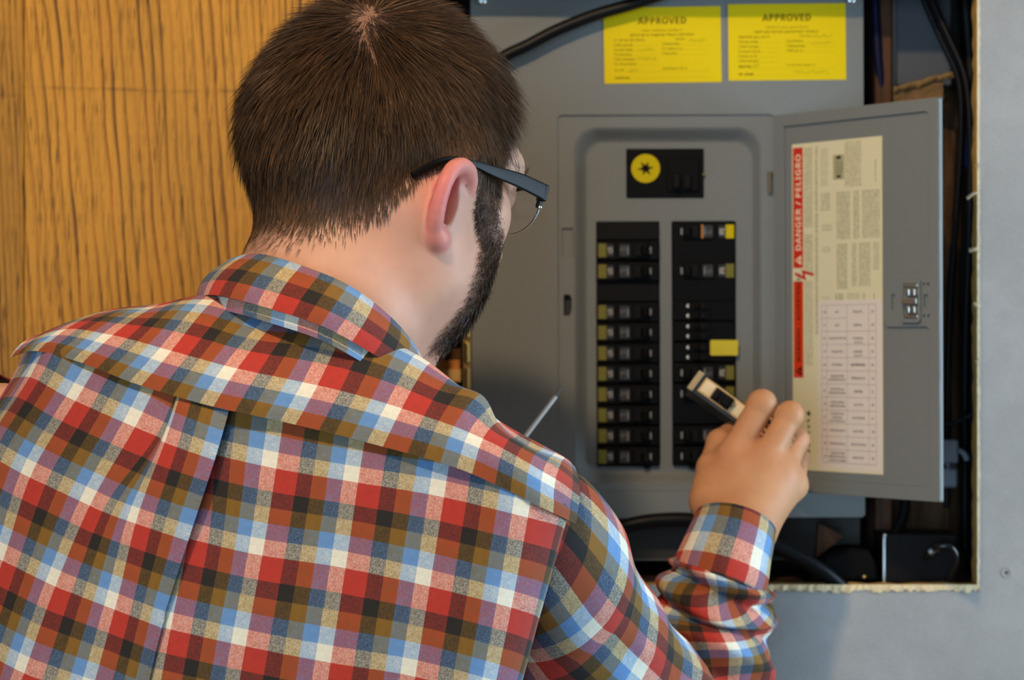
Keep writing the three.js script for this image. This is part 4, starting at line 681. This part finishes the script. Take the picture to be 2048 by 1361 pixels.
// a cloth panel: knots[j][i] = [point, u, v] with u and v in repeats of the check; threads follow the lines of the net
function clothPanel(knots, i0, i1, j0, j1, n, m, o = {}) {
  const J = knots.length, I = knots[0].length, K = (j, i) => {
    const jc = clamp(j, 0, J - 1), ic = clamp(i, 0, I - 1), a = knots[jc][ic], v = [a[0].x, a[0].y, a[0].z, a[1], a[2]];
    if (jc !== j) { const b = knots[j < 0 ? 1 : J - 2][ic], w = [b[0].x, b[0].y, b[0].z, b[1], b[2]]; return v.map((q, k) => 2 * q - w[k]); }
    if (ic !== i) { const b = knots[jc][i < 0 ? 1 : I - 2], w = [b[0].x, b[0].y, b[0].z, b[1], b[2]]; return v.map((q, k) => 2 * q - w[k]); }
    return v;
  };
  const P = (s, t) => {
    const i = clamp(Math.floor(s), 0, I - 2), j = clamp(Math.floor(t), 0, J - 2), fs = s - i, ft = t - j, rows = [];
    for (let b = -1; b < 3; b++) { const q = [K(j + b, i - 1), K(j + b, i), K(j + b, i + 1), K(j + b, i + 2)]; rows.push(q[0].map((_, k) => cr(q[0][k], q[1][k], q[2][k], q[3][k], fs))); }
    return rows[0].map((_, k) => cr(rows[0][k], rows[1][k], rows[2][k], rows[3][k], ft));
  };
  const pos = [], uv = [], idx = [], W = n + 1;
  for (let b = 0; b <= m; b++) for (let a = 0; a <= n; a++) { const s = lerp(i0, i1, a / n), t = typeof j0 === 'function' ? lerp(j0(s), j1, b / m) : lerp(j0, j1, b / m), q = P(s, t); pos.push(q[0], q[1], q[2]); uv.push(Math.min(q[3], o.lastU ?? 1e9), q[4]); }
  for (let b = 0; b < m; b++) for (let a = 0; a < n; a++) { const c = b * W + a; idx.push(c, c + W, c + 1, c + 1, c + W, c + W + 1); }
  return sheet(pos, uv, idx, W, m + 1, o);
}
// gives a grid of points folds and a thickness with closed edges
function sheet(pos, uv, idx, W, H, o = {}) {
  let g = new THREE.BufferGeometry(); g.setAttribute('position', new THREE.Float32BufferAttribute(pos, 3)); g.setAttribute('uv', new THREE.Float32BufferAttribute(uv, 2)); g.setIndex(idx); g.computeVertexNormals();
  const weldEnds = (k) => { if (o.loop) for (let b = 0; b < H; b++) for (let c = 0; c < 3; c++) { const A = g.attributes.normal.array, i = (b * W) * 3 + c, j = (b * W + W - 1) * 3 + c, v = (A[i] + A[j]) / 2; A[i] = A[j] = v; } };
  weldEnds();
  if (o.fold) { const p = g.attributes.position, nn = g.attributes.normal, q = V(0, 0, 0); for (let i = 0; i < p.count; i++) { q.fromBufferAttribute(p, i); const f = o.fold(q, uv[2 * i], uv[2 * i + 1], i % W, Math.floor(i / W)); p.setXYZ(i, q.x + nn.getX(i) * f, q.y + nn.getY(i) * f, q.z + nn.getZ(i) * f); } g.computeVertexNormals(); weldEnds(); }
  const th = o.thick ?? 0.0009, p = g.attributes.position, nn = g.attributes.normal, N = p.count, P2 = Array.from(p.array), N2 = Array.from(nn.array), U2 = Array.from(g.attributes.uv.array), I2 = Array.from(g.index.array), sgn = o.flip ? -1 : 1;
  for (let i = 0; i < N; i++) { P2.push(p.getX(i) - sgn * nn.getX(i) * th, p.getY(i) - sgn * nn.getY(i) * th, p.getZ(i) - sgn * nn.getZ(i) * th); N2.push(-nn.getX(i), -nn.getY(i), -nn.getZ(i)); U2.push(g.attributes.uv.getX(i), g.attributes.uv.getY(i)); }
  for (let k = 0; k < idx.length; k += 3) I2.push(idx[k] + N, idx[k + 2] + N, idx[k + 1] + N);
  const edge = (a, b) => I2.push(a, b, a + N, b, b + N, a + N);
  for (let a = 0; a < W - 1; a++) { edge(a, a + 1); edge((H - 1) * W + a + 1, (H - 1) * W + a); }
  if (!o.loop) for (let b = 0; b < H - 1; b++) { edge((b + 1) * W, b * W); edge(b * W + W - 1, (b + 1) * W + W - 1); }
  g = new THREE.BufferGeometry(); g.setAttribute('position', new THREE.Float32BufferAttribute(P2, 3)); g.setAttribute('normal', new THREE.Float32BufferAttribute(N2, 3)); g.setAttribute('uv', new THREE.Float32BufferAttribute(U2, 2)); g.setIndex(I2); return g;
}
// how far the back lies from the lens: flat over the shoulder blades, curving away to his left side and turning sharply at his right side
const sideX = (py) => 1132 - (py - 1040) * 0.265;
function backDepth(px, py) {
  const t = Math.max(0, 400 - (py - 900) * 0.3 - px) / 3050, e = clamp((px - (sideX(py) - 130)) / 130, 0, 1);
  return 1.432 + 4.5 * t * t + 0.030 * e * e - 0.00002 * clamp(py - 900, -400, 500);
}
const K3 = (px, py, u, v, dd = 0, abs = 0) => [at(px, py, abs || backDepth(px, py) + dd), u, v];
const ripple = (amp, s = 1) => (q, u, v) => amp * (fbm(u * 0.55 * s + v * 0.12, v * 0.28 * s, 31, 3) + 0.35 * fbm(u * 1.7 * s, v * 0.7 * s, 37, 2));

// --- right half of the back, from the pleat to his right side and round to the front
const rightHalf = (() => {
  const rows = { '-1': [[392, 702], [566, 743], [730, 776], [903, 802], [1066, 840]], 0: [[373, 880], [540, 919], [703, 948], [875, 976], [1040, 1015]], 1: [[365, 1058], [513, 1093], [678, 1118], [847, 1154], [1009, 1195]], 2: [[330, 1240], [479, 1274], [648, 1307], [818, 1335], [975, 1375]], 3: [[296, 1420], [448, 1453], [620, 1488], [790, 1515], [944, 1555]], 4: [[262, 1600], [418, 1632], [592, 1668], [762, 1695], [912, 1735]] };
  return Object.keys(rows).map(Number).sort((a, b) => a - b).map((v) => {
    const up = v < 0 ? 0.005 : 0, under = clamp(1 - v / 2.6, 0, 1) * 0.008, k = rows[v].map(([x, y], i) => K3(x, y, 3 + i, v, up + (i === 0 ? under : i === 1 ? under * 0.3 : 0)));
    k.unshift(K3(rows[v][0][0] - 120, rows[v][0][1] - 28, 2.28, v, up + under * 1.4 + 0.001));
    const [hx, hy] = rows[v][4], e = sideX(hy + 30);
    k.push(K3(e - 3, hy + 24, 7.58, v, 0, backDepth(hx, hy) + 0.036), K3(e - 22, hy + 36, 9.3, v, 0, 1.57), K3(e - 120, hy + 40, 11.6, v, 0, 1.70), K3(e - 430, hy - 20, 15.6, v, 0, 1.755));
    return k;
  });
})();
// --- left half, round to the front, with the small pleat let into it
const leftHalf = (() => {
  const rows = {
    '-1': [[120, 600], [243, 632], [352, 662], [384, 700], [388, 706], [470, 742]], 0: [[63, 741], [153, 785], [267, 835], [326, 861], [338, 872], [424, 903]], 1: [[-30, 893], [59, 937], [178, 993], [219, 1012], [280, 1034], [371, 1064]],
    2: [[-92, 1062], [3, 1103], [107, 1154], [156, 1174], [238, 1206], [318, 1237]], 3: [[-150, 1235], [-55, 1275], [44, 1327], [98, 1348], [190, 1380], [276, 1414]], 4: [[-205, 1410], [-108, 1448], [-16, 1500], [42, 1522], [140, 1556], [232, 1590]],
  };
  const U = [-1, 0, 1, 1.42, 2.13, 2.865];
  return Object.keys(rows).map(Number).sort((a, b) => a - b).map((v) => {
    const up = v < 0 ? 0.005 : 0, lift = v < 0 ? 0.2 : clamp(1 - v / 3.2, 0.12, 1), k = rows[v].map(([x, y], i) => K3(x, y, U[i], v, up - (i === 5 ? 0.0095 * lift : i === 4 ? 0.0042 * lift : i === 3 ? -0.0012 * clamp(1 - v / 1.6, 0, 1) : 0)));
    const [ex, ey] = rows[v][5]; k.push(K3(ex + 6, ey + 2, 2.86, v, up - 0.0060 * lift), K3(ex - 6, ey, 2.82, v, up + 0.003));
    const [zx, zy] = rows[v][0];
    k.unshift(K3(640, zy + 250, -7.6, v, 0, 1.757), K3(zx + 130, zy + 150, -4.6, v, 0, 1.715), K3(zx - 30, zy + 30, -2.6, v, 0, 1.615));
    return k;
  });
})();
const startAt = (T, s) => { const i = Math.min(T.length - 2, Math.floor(s)); return lerp(T[i], T[i + 1], s - i); };
const shirtGeo = [
  clothPanel(rightHalf, 0, rightHalf[0].length - 1, (s) => startAt([0.36, 0.36, 0.40, 0.44, 0.58, 0.76, 0.86, 0.8, 0.7, 0.6], s), 5, 150, 90, { fold: ripple(0.0022) }),
  clothPanel(leftHalf, 0, leftHalf[0].length - 1, (s) => startAt([0.5, 0.6, 0.62, 0.64, 0.52, 0.46, 0.42, 0.40, 0.38, 0.36, 0.36], s), 5, 150, 90, { fold: ripple(0.0018), lastU: 2.885 }),
];
const shirt = part('shirt', shift(mergeIdx(shirtGeo)), cloth, person, 'checked flannel shirt in red, blue, olive and cream');

// --- the yoke over the shoulders
{
  const Y1 = [[42, 690], [115, 663], [206, 676], [322, 710], [453, 747], [613, 781], [782, 825], [947, 882], [1097, 960], [1160, 1002]];
  const dn = [[-45, 60], [-100, 95], [-110, 112], [-112, 131], [-86, 145], [-84, 146], [-72, 149], [-40, 148], [-8, 145], [-30, 110]];
  const Y0 = [[88, 670, 0.085], [195, 626, 0.055], [297, 616, 0.047], [411, 605, 0.036], [545, 640, 0.035], [681, 652, 0.032], [842, 722, 0.032], [985, 838, 0.046], [1122, 908, 0.052], [1150, 936, 0.085]];
  const Yb = [[110, 700, 0.16], [222, 640, 0.115], [326, 628, 0.11], [450, 606, 0.092], [600, 630, 0.09], [716, 655, 0.09], [850, 775, 0.10], [985, 858, 0.11], [1108, 935, 0.118], [1136, 957, 0.15]];
  const Yc = [[120, 790, 0.23], [260, 760, 0.21], [360, 760, 0.21], [480, 740, 0.20], [620, 760, 0.20], [716, 780, 0.20], [835, 860, 0.20], [965, 940, 0.20], [1085, 1010, 0.20], [1130, 1020, 0.22]];
  const U = Y1.map((_, i) => i - 1), k = [
    Y1.map(([x, y], i) => K3(x + dn[i][0], y + dn[i][1], U[i], -1, i === 9 ? 0.006 : -0.0028)), Y1.map(([x, y], i) => K3(x, y, U[i], 0, i === 9 ? 0.036 : -0.0015)),
    Y0.map(([x, y, d], i) => K3(x, y, U[i], 1, d)), Yb.map(([x, y, d], i) => K3(x, y, U[i], 2, d)), Yc.map(([x, y, d], i) => K3(x, y, U[i], 3.6, d)),
  ];
  for (const row of k) for (const q of row) q[1] = Math.min(q[1], 7.5);
  const dimple = (q, u, v) => -0.012 * Math.exp(-(((u - 5.75) / 0.30) ** 2 + ((v - 0.66) / 0.34) ** 2)) + 0.005 * Math.exp(-(((u - 6.6) / 0.5) ** 2 + ((v - 0.85) / 0.3) ** 2));
  const rp = ripple(0.0022);
  part('yoke', shift(clothPanel(k, 0, 9, 0.545, 4, 150, 70, { fold: (q, u, v) => (v < -0.3 ? 0.2 : 1) * rp(q, u, v) + dimple(q, u, v) })), cloth, shirt);
}
// --- collar: a stand round the neck and the fall turned down over it
{
  const top = [[470, 514, 1.512], [520, 508, 1.485], [600, 530, 1.462], [700, 572, 1.455], [790, 642, 1.474], [848, 722, 1.515], [872, 795, 1.565], [830, 845, 1.62], [700, 800, 1.675], [560, 680, 1.665], [478, 570, 1.60], [455, 530, 1.55]];
  const fall = [[399, 594, 1.512], [440, 592, 1.468], [540, 618, 1.443], [645, 653, 1.434], [758, 716, 1.450], [830, 772, 1.490], [880, 832, 1.555], [850, 905, 1.64], [700, 880, 1.70], [520, 770, 1.69], [420, 660, 1.63], [392, 610, 1.56]];
  const U = (i) => -0.35 + i * 0.64, ring = (a) => new THREE.CatmullRomCurve3(a.map(([x, y, d]) => at(x, y, d)), true, 'centripetal');
  const ct = ring(top), cf = ring(fall), N = 160, build = (rows, loop, uoff, o) => { const pos = [], uv = [], idx = []; rows.forEach(([fn, v]) => { for (let a = 0; a <= N; a++) { const t = a / N, q = fn(t % 1); pos.push(q.x, q.y, q.z); uv.push(uoff + t * 8.2, v); } }); for (let b = 0; b < rows.length - 1; b++) for (let a = 0; a < N; a++) { const c = b * (N + 1) + a; idx.push(c, c + N + 1, c + 1, c + 1, c + N + 1, c + N + 2); } return sheet(pos, uv, idx, N + 1, rows.length, o); };
  const mid = (t, k) => { const a = ct.getPoint(t), b = cf.getPoint(t), c = a.clone().lerp(b, k), ctr = at(660, 690, 1.56), out = c.clone().sub(ctr); out.y *= 0.3; return c.addScaledVector(out.normalize(), 0.006 * Math.sin(k * Math.PI)); };
  const inward = (t, k, lift) => { const c = mid(t, k), ctr = at(665, 690, 1.56), o = c.clone().sub(ctr); o.y *= 0.3; return c.addScaledVector(o.normalize(), -lift); };
  const rows = [[(t) => inward(t, 0.30, 0.0065), 0.98], [(t) => inward(t, 0.05, 0.0045), 0.86]]; for (let k = 0; k <= 8; k++) rows.push([(t) => mid(t, k / 8), lerp(0.83, 0.13, k / 8)]);
  part('collar', shift(build(rows, true, -0.30, { loop: true, thick: 0.0012 })), cloth, shirt);
  const st = [[(t) => inward(t, 0.1, 0.006), 0.55], [(t) => inward(t, 0.5, 0.008), 0.32], [(t) => inward(t, 0.95, 0.007), 0.1], [(t) => { const c = inward(t, 1.0, 0.005); c.y -= 0.0045; return c; }, -0.06], [(t) => { const c = inward(t, 1.0, 0.004); c.y -= 0.0095; return c; }, -0.16]];
  part('collar_stand', shift(build(st, true, -0.62, { loop: true, thick: 0.001 })), cloth, shirt);
}
// --- sleeves and cuffs: tubes of cloth along the arms
function sleeveGeo(path, uoff, voff, fold, n = 150, m = 72, dir = -1, turn = 0, girth = 0, vdir = 1) {
  const c = new THREE.CatmullRomCurve3(path.map(([x, y, d]) => at(x, y, d)), false, 'centripetal'), R = path.map((q) => q[3]), pos = [], uv = [], idx = [], L = c.getLength();
  for (let b = 0; b <= n; b++) {
    const t = b / n, k = t * (path.length - 1), i = Math.min(path.length - 2, Math.floor(k)), q = c.getPoint(t), T = c.getTangent(t), N = EYE.clone().sub(q).normalize(); N.addScaledVector(T, -N.dot(T)).normalize();
    const B = T.clone().cross(N).normalize(), r0 = cr(R[Math.max(0, i - 1)], R[i], R[i + 1], R[Math.min(R.length - 1, i + 2)], k - i);
    for (let a = 0; a <= m; a++) {
      const f = (a / m - 0.5) * 2 * Math.PI, r = r0 + (fold ? fold(t, f, t * L) : 0), e = q.clone().addScaledVector(N, Math.cos(f) * r).addScaledVector(B, Math.sin(f) * r);
      const ua = dir * f * (girth || R[0]) / REP, va = (vdir || 1) * t * L / REP, ct = Math.cos(turn || 0), st = Math.sin(turn || 0);
      pos.push(e.x, e.y, e.z); uv.push(uoff + ua * ct - va * st, voff + va * ct + ua * st);
    }
  }
  for (let b = 0; b < n; b++) for (let a = 0; a < m; a++) { const k = b * (m + 1) + a; idx.push(k, k + 1, k + m + 1, k + 1, k + m + 2, k + m + 1); }
  return sheet(pos, uv, idx, m + 1, n + 1, { loop: true, thick: 0.0009 });
}
const gauss = (x, w) => Math.exp(-(x / w) * (x / w));
{
  const rp = (t, f, s, a, seed) => a * (fbm(s * 26 + 1.2 * Math.sin(f), 1.6 * Math.sin(f) + 1.6 * Math.cos(f), seed, 3));
  const path = [[968, 970, 1.545, 0.040], [1052, 1066, 1.548, 0.057], [1128, 1194, 1.600, 0.057], [1208, 1328, 1.660, 0.063], [1292, 1455, 1.720, 0.064], [1362, 1540, 1.756, 0.057], [1396, 1480, 1.778, 0.052], [1410, 1340, 1.788, 0.050], [1424, 1232, 1.790, 0.0505], [1436, 1168, 1.784, 0.045], [1447, 1128, 1.784, 0.036]];
  const fold = (t, f, s) => {                        // the cloth bunches at the bent elbow and stacks up towards the cuff
    let d = rp(t, f, s, 0.005 * smoothstep(t, 0.10, 0.3), 51);
    for (const [c, k, a, wd] of [[0.20, 0.05, 0.005, 0.035], [0.36, 0.06, -0.005, 0.030], [0.62, -0.055, 0.007, 0.026], [0.685, -0.050, -0.006, 0.018], [0.74, -0.045, 0.007, 0.022], [0.80, -0.040, -0.007, 0.016], [0.845, -0.036, 0.006, 0.018], [0.89, -0.026, -0.010, 0.012], [0.93, -0.020, 0.006, 0.016]]) { const g = t - c - k * Math.sin(f - 0.5); d += a * gauss(g, wd) * (0.7 + 0.3 * Math.cos(f)); }
    return d;
  };
  part('sleeve', shift(sleeveGeo(path, 0.32, 0.3, fold, 220, 84, -1, 0.25, 0.058, 1.12)), cloth, shirt);
  const cuff = [[1434, 1172, 1.778, 0.040], [1441, 1148, 1.781, 0.0405], [1454, 1104, 1.787, 0.0378], [1466, 1066, 1.794, 0.0358], [1471, 1048, 1.798, 0.0348]];
  part('cuff', shift(sleeveGeo(cuff, 0.42, 1.40, (t, f) => 0.0012 * Math.sin(f * 2 + 1), 30, 60, -1, 0, 0.037, -1)), cloth, shirt);
  const lp = [[70, 870, 1.60, 0.055], [10, 915, 1.605, 0.072], [10, 1010, 1.635, 0.074], [110, 1240, 1.70, 0.064], [250, 1430, 1.775, 0.058], [420, 1340, 1.815, 0.054], [600, 1200, 1.83, 0.050], [720, 1120, 1.832, 0.045]];
  part('sleeve', shift(sleeveGeo(lp, 0.2, 0.1, (t, f, s) => rp(t, f, s, 0.006, 71), 120, 60)), cloth, shirt);
  part('cuff', shift(sleeveGeo([[700, 1132, 1.832, 0.042], [770, 1090, 1.832, 0.040]], 0.2, 0.1, null, 16, 48)), cloth, shirt);
}
// --- trousers below the frame, so that he stands on the floor
{
  const hip = V(-0.20, 0.92, 0.44), f = union([[capsule(V(-0.19, 1.06, 0.44), hip, 0.155, 0.16), 0.001], [capsule(V(-0.27, 0.90, 0.45), V(-0.29, 0.50, 0.47), 0.095, 0.072), 0.05], [capsule(V(-0.12, 0.90, 0.43), V(-0.07, 0.50, 0.38), 0.095, 0.072), 0.05], [capsule(V(-0.29, 0.50, 0.47), V(-0.31, 0.07, 0.52), 0.070, 0.058), 0.04], [capsule(V(-0.07, 0.50, 0.38), V(-0.05, 0.07, 0.40), 0.070, 0.058), 0.04]]);
  part('trousers', shift(netMesh(f, V(-0.45, -0.02, 0.2), V(0.12, 1.26, 0.65), 0.018)), std(lin(0.04, 0.05, 0.09), 0.9), person, 'dark blue trousers');
  for (const [x, z] of [[-0.31, 0.52], [-0.05, 0.40]]) { const s = union([[capsule(V(x, 0.045, z + 0.03), V(x + 0.02, 0.035, z - 0.15), 0.046, 0.036), 0.001]]); part('shoe', shift(netMesh((a, b, c) => smax(s(a, b, c), 0.002 - b, 0.004), V(x - 0.08, -0.01, z - 0.22), V(x + 0.1, 0.12, z + 0.12), 0.01)), std(lin(0.03, 0.02, 0.015), 0.5), person); }
}

// ---------------------------------------------------------------- glasses, the held breaker, the rod
{
  const g = thing('eyeglasses', 'black-framed eyeglasses with a broad temple hooked over the ear', 'glasses', HC.toArray()), put = (name, geo, m, l) => { headPlace(geo); return part(name, geo, m, g, l); };
  const blk = phys(lin(0.005, 0.005, 0.005), 0.45, { specularIntensity: 0.3 });
  for (const s of [-1, 1]) {
    const pts = [V(s * 0.0735, 0.0045, 0.088), V(s * 0.0765, 0.003, 0.062), V(s * 0.0800, -0.001, 0.034), V(s * 0.0815, -0.0035, 0.012), V(s * 0.0815, -0.0090, -0.010), V(s * 0.0795, -0.0215, -0.026), V(s * 0.0770, -0.029, -0.033)], c = new THREE.CatmullRomCurve3(pts), hh = [0.0062, 0.0056, 0.0040, 0.0024, 0.0022, 0.0026, 0.0022], pos = [], idx = [], n = 60;
    for (let i = 0; i <= n; i++) { const t = i / n, q = c.getPoint(t), T = c.getTangent(t), o = V(s, 0, 0).addScaledVector(T, -s * T.x).normalize(), u = T.clone().cross(o).normalize(), k = t * 6, a = Math.min(5, Math.floor(k)), h = lerp(hh[a], hh[a + 1], k - a), w = 0.0015; for (let e = 0; e < 12; e++) { const f = e / 12 * 2 * Math.PI, cx = Math.sign(Math.cos(f)) * Math.abs(Math.cos(f)) ** 0.5 * w, cy = Math.sign(Math.sin(f)) * Math.abs(Math.sin(f)) ** 0.5 * h; const p = q.clone().addScaledVector(o, cx).addScaledVector(u, cy); pos.push(p.x, p.y, p.z); } }
    for (let i = 0; i < n; i++) for (let e = 0; e < 12; e++) { const a = i * 12 + e, b = i * 12 + (e + 1) % 12; idx.push(a, a + 12, b, b, a + 12, b + 12); }
    const geo = new THREE.BufferGeometry(); geo.setAttribute('position', new THREE.Float32BufferAttribute(pos, 3)); geo.setIndex(idx); geo.computeVertexNormals();
    put('temple', geo, blk);
    put('end_piece', merge([box(0.008, 0.0125, 0.004, s * 0.0705, 0.0045, 0.090, 0.001), box(0.0036, 0.006, 0.004, s * 0.0705, -0.0045, 0.089, 0.001)]), blk);
    put('hinge_screw', new THREE.SphereGeometry(0.0016, 10, 8).translate(s * 0.0722, -0.0068, 0.089), P.chrome);
    const ls = new THREE.Shape(); ls.absellipse(0, 0, 0.0255, 0.0175, 0, Math.PI * 2);
    put('lens', extrude(ls, 0.0016, 0.0002, 1, 40).rotateY(s * 0.10).translate(s * 0.0405, -0.006, 0.0955), phys(0xffffff, 0.03, { transmission: 1, thickness: 0.0016, ior: 1.5 }));
    const rimPts = []; for (let k = 0; k < 48; k++) { const a = k / 48 * 2 * Math.PI, v = V(0.0258 * Math.cos(a), 0.0178 * Math.sin(a), 0.0008).applyAxisAngle(V(0, 1, 0), s * 0.10); rimPts.push(v.add(V(s * 0.0405, -0.006, 0.0955))); }
    put('rim_wire', tube(rimPts, 0.00035, 96, 6, true), std(lin(0.6, 0.6, 0.6), 0.3, { metalness: 0.8 }));
    put('brow_bar', tube([V(s * 0.069, 0.008, 0.091), V(s * 0.055, 0.0115, 0.0965), V(s * 0.03, 0.0115, 0.098), V(s * 0.012, 0.006, 0.0995)], 0.0016, 24, 8), blk);
  }
  put('bridge', tube([V(-0.012, 0.006, 0.0995), V(0, 0.009, 0.103), V(0.012, 0.006, 0.0995)], 0.0014, 16, 8), blk);
}
{
  // the breaker in his hand: long axis down to the right, face to the lens and a little up
  const c = at(1452, 806, 1.868), t = thing('circuit_breaker', 'single breaker with a beige label face held up between the fingers', 'circuit breaker', c.toArray());
  const ex = V(0.81, -0.585, 0.09).normalize(), ey = V(0.575, 0.80, -0.08); ey.addScaledVector(ex, -ey.dot(ex)).normalize(); const ez = ex.clone().cross(ey);
  t.setRotationFromMatrix(new THREE.Matrix4().makeBasis(ex, ey, ez));
  const side = phys(lin(0.014, 0.013, 0.012), 0.35), cream = std(srgb(206, 170, 112), 0.55, { bumpMap: grain, bumpScale: 0.0002 });
  part('body', merge([box(0.074, 0.0185, 0.050, 0.004, 0, -0.0265, 0.001)]), side, t);
  part('end_lip', box(0.0055, 0.0186, 0.0042, -0.0318, 0, 0.0002, 0.0008), std(srgb(168, 146, 104), 0.5), t, 'beige end lip');
  part('label_face', box(0.043, 0.0140, 0.0030, -0.0045, 0.0008, 0, 0.0006), cream, t, 'beige label face');
  part('label_patch', box(0.010, 0.0108, 0.0006, -0.0195, 0.0008, 0.0018, 0.0002), std(srgb(226, 204, 160), 0.5), t); part('label_patch', box(0.010, 0.0108, 0.0006, 0.0105, 0.0008, 0.0018, 0.0002), std(srgb(226, 204, 160), 0.5), t);
  part('print', merge([box(0.0008, 0.007, 0.0003, 0.0060, 0.0015, 0.0022), box(0.0008, 0.004, 0.0003, 0.0078, 0.002, 0.0022)]), P.dark, t);
  part('toggle', merge([box(0.0185, 0.0112, 0.0014, -0.0045, 0.0006, 0.0021, 0.0005), box(0.0075, 0.0095, 0.0100, -0.0010, 0.0006, 0.0065, 0.0016).rotateY(0.1), box(0.0045, 0.009, 0.005, -0.0105, 0.0006, 0.0035, 0.001)]), P.blackMatt, t);
  part('rating_label', new THREE.BoxGeometry(0.0068, 0.0105, 0.0004).rotateZ(0).translate(0.0220, 0.0006, 0.0006), BM.r20, t, 'white amp number');
}
{
  const a = at(1012, 924, 1.846), b = at(1112, 793, 1.846), t = thing('test_rod', 'slim white rod with a grey metal tip held up beside the shoulder', 'rod', a.toArray()), d = b.clone().sub(a), q = new THREE.Quaternion().setFromUnitVectors(V(0, 1, 0), d.clone().normalize()), L = d.length();
  const mk = (g) => g.applyQuaternion(q);
  part('shaft', mk(new THREE.CylinderGeometry(0.00165, 0.0024, L + 0.05, 18).translate(0, L / 2 - 0.025, 0)), phys(lin(0.88, 0.88, 0.84), 0.4), t);
  part('tip', mk(new THREE.CylinderGeometry(0.0008, 0.0013, 0.009, 12).translate(0, L + 0.0045, 0)), std(lin(0.25, 0.26, 0.26), 0.35, { metalness: 0.9 }), t, 'grey metal tip');
  part('handle', mk(merge([new THREE.CapsuleGeometry(0.007, 0.05, 6, 16).translate(0, -0.072, 0)])), std(lin(0.05, 0.05, 0.05), 0.5), t);
}
renderer.render(scene, camera);
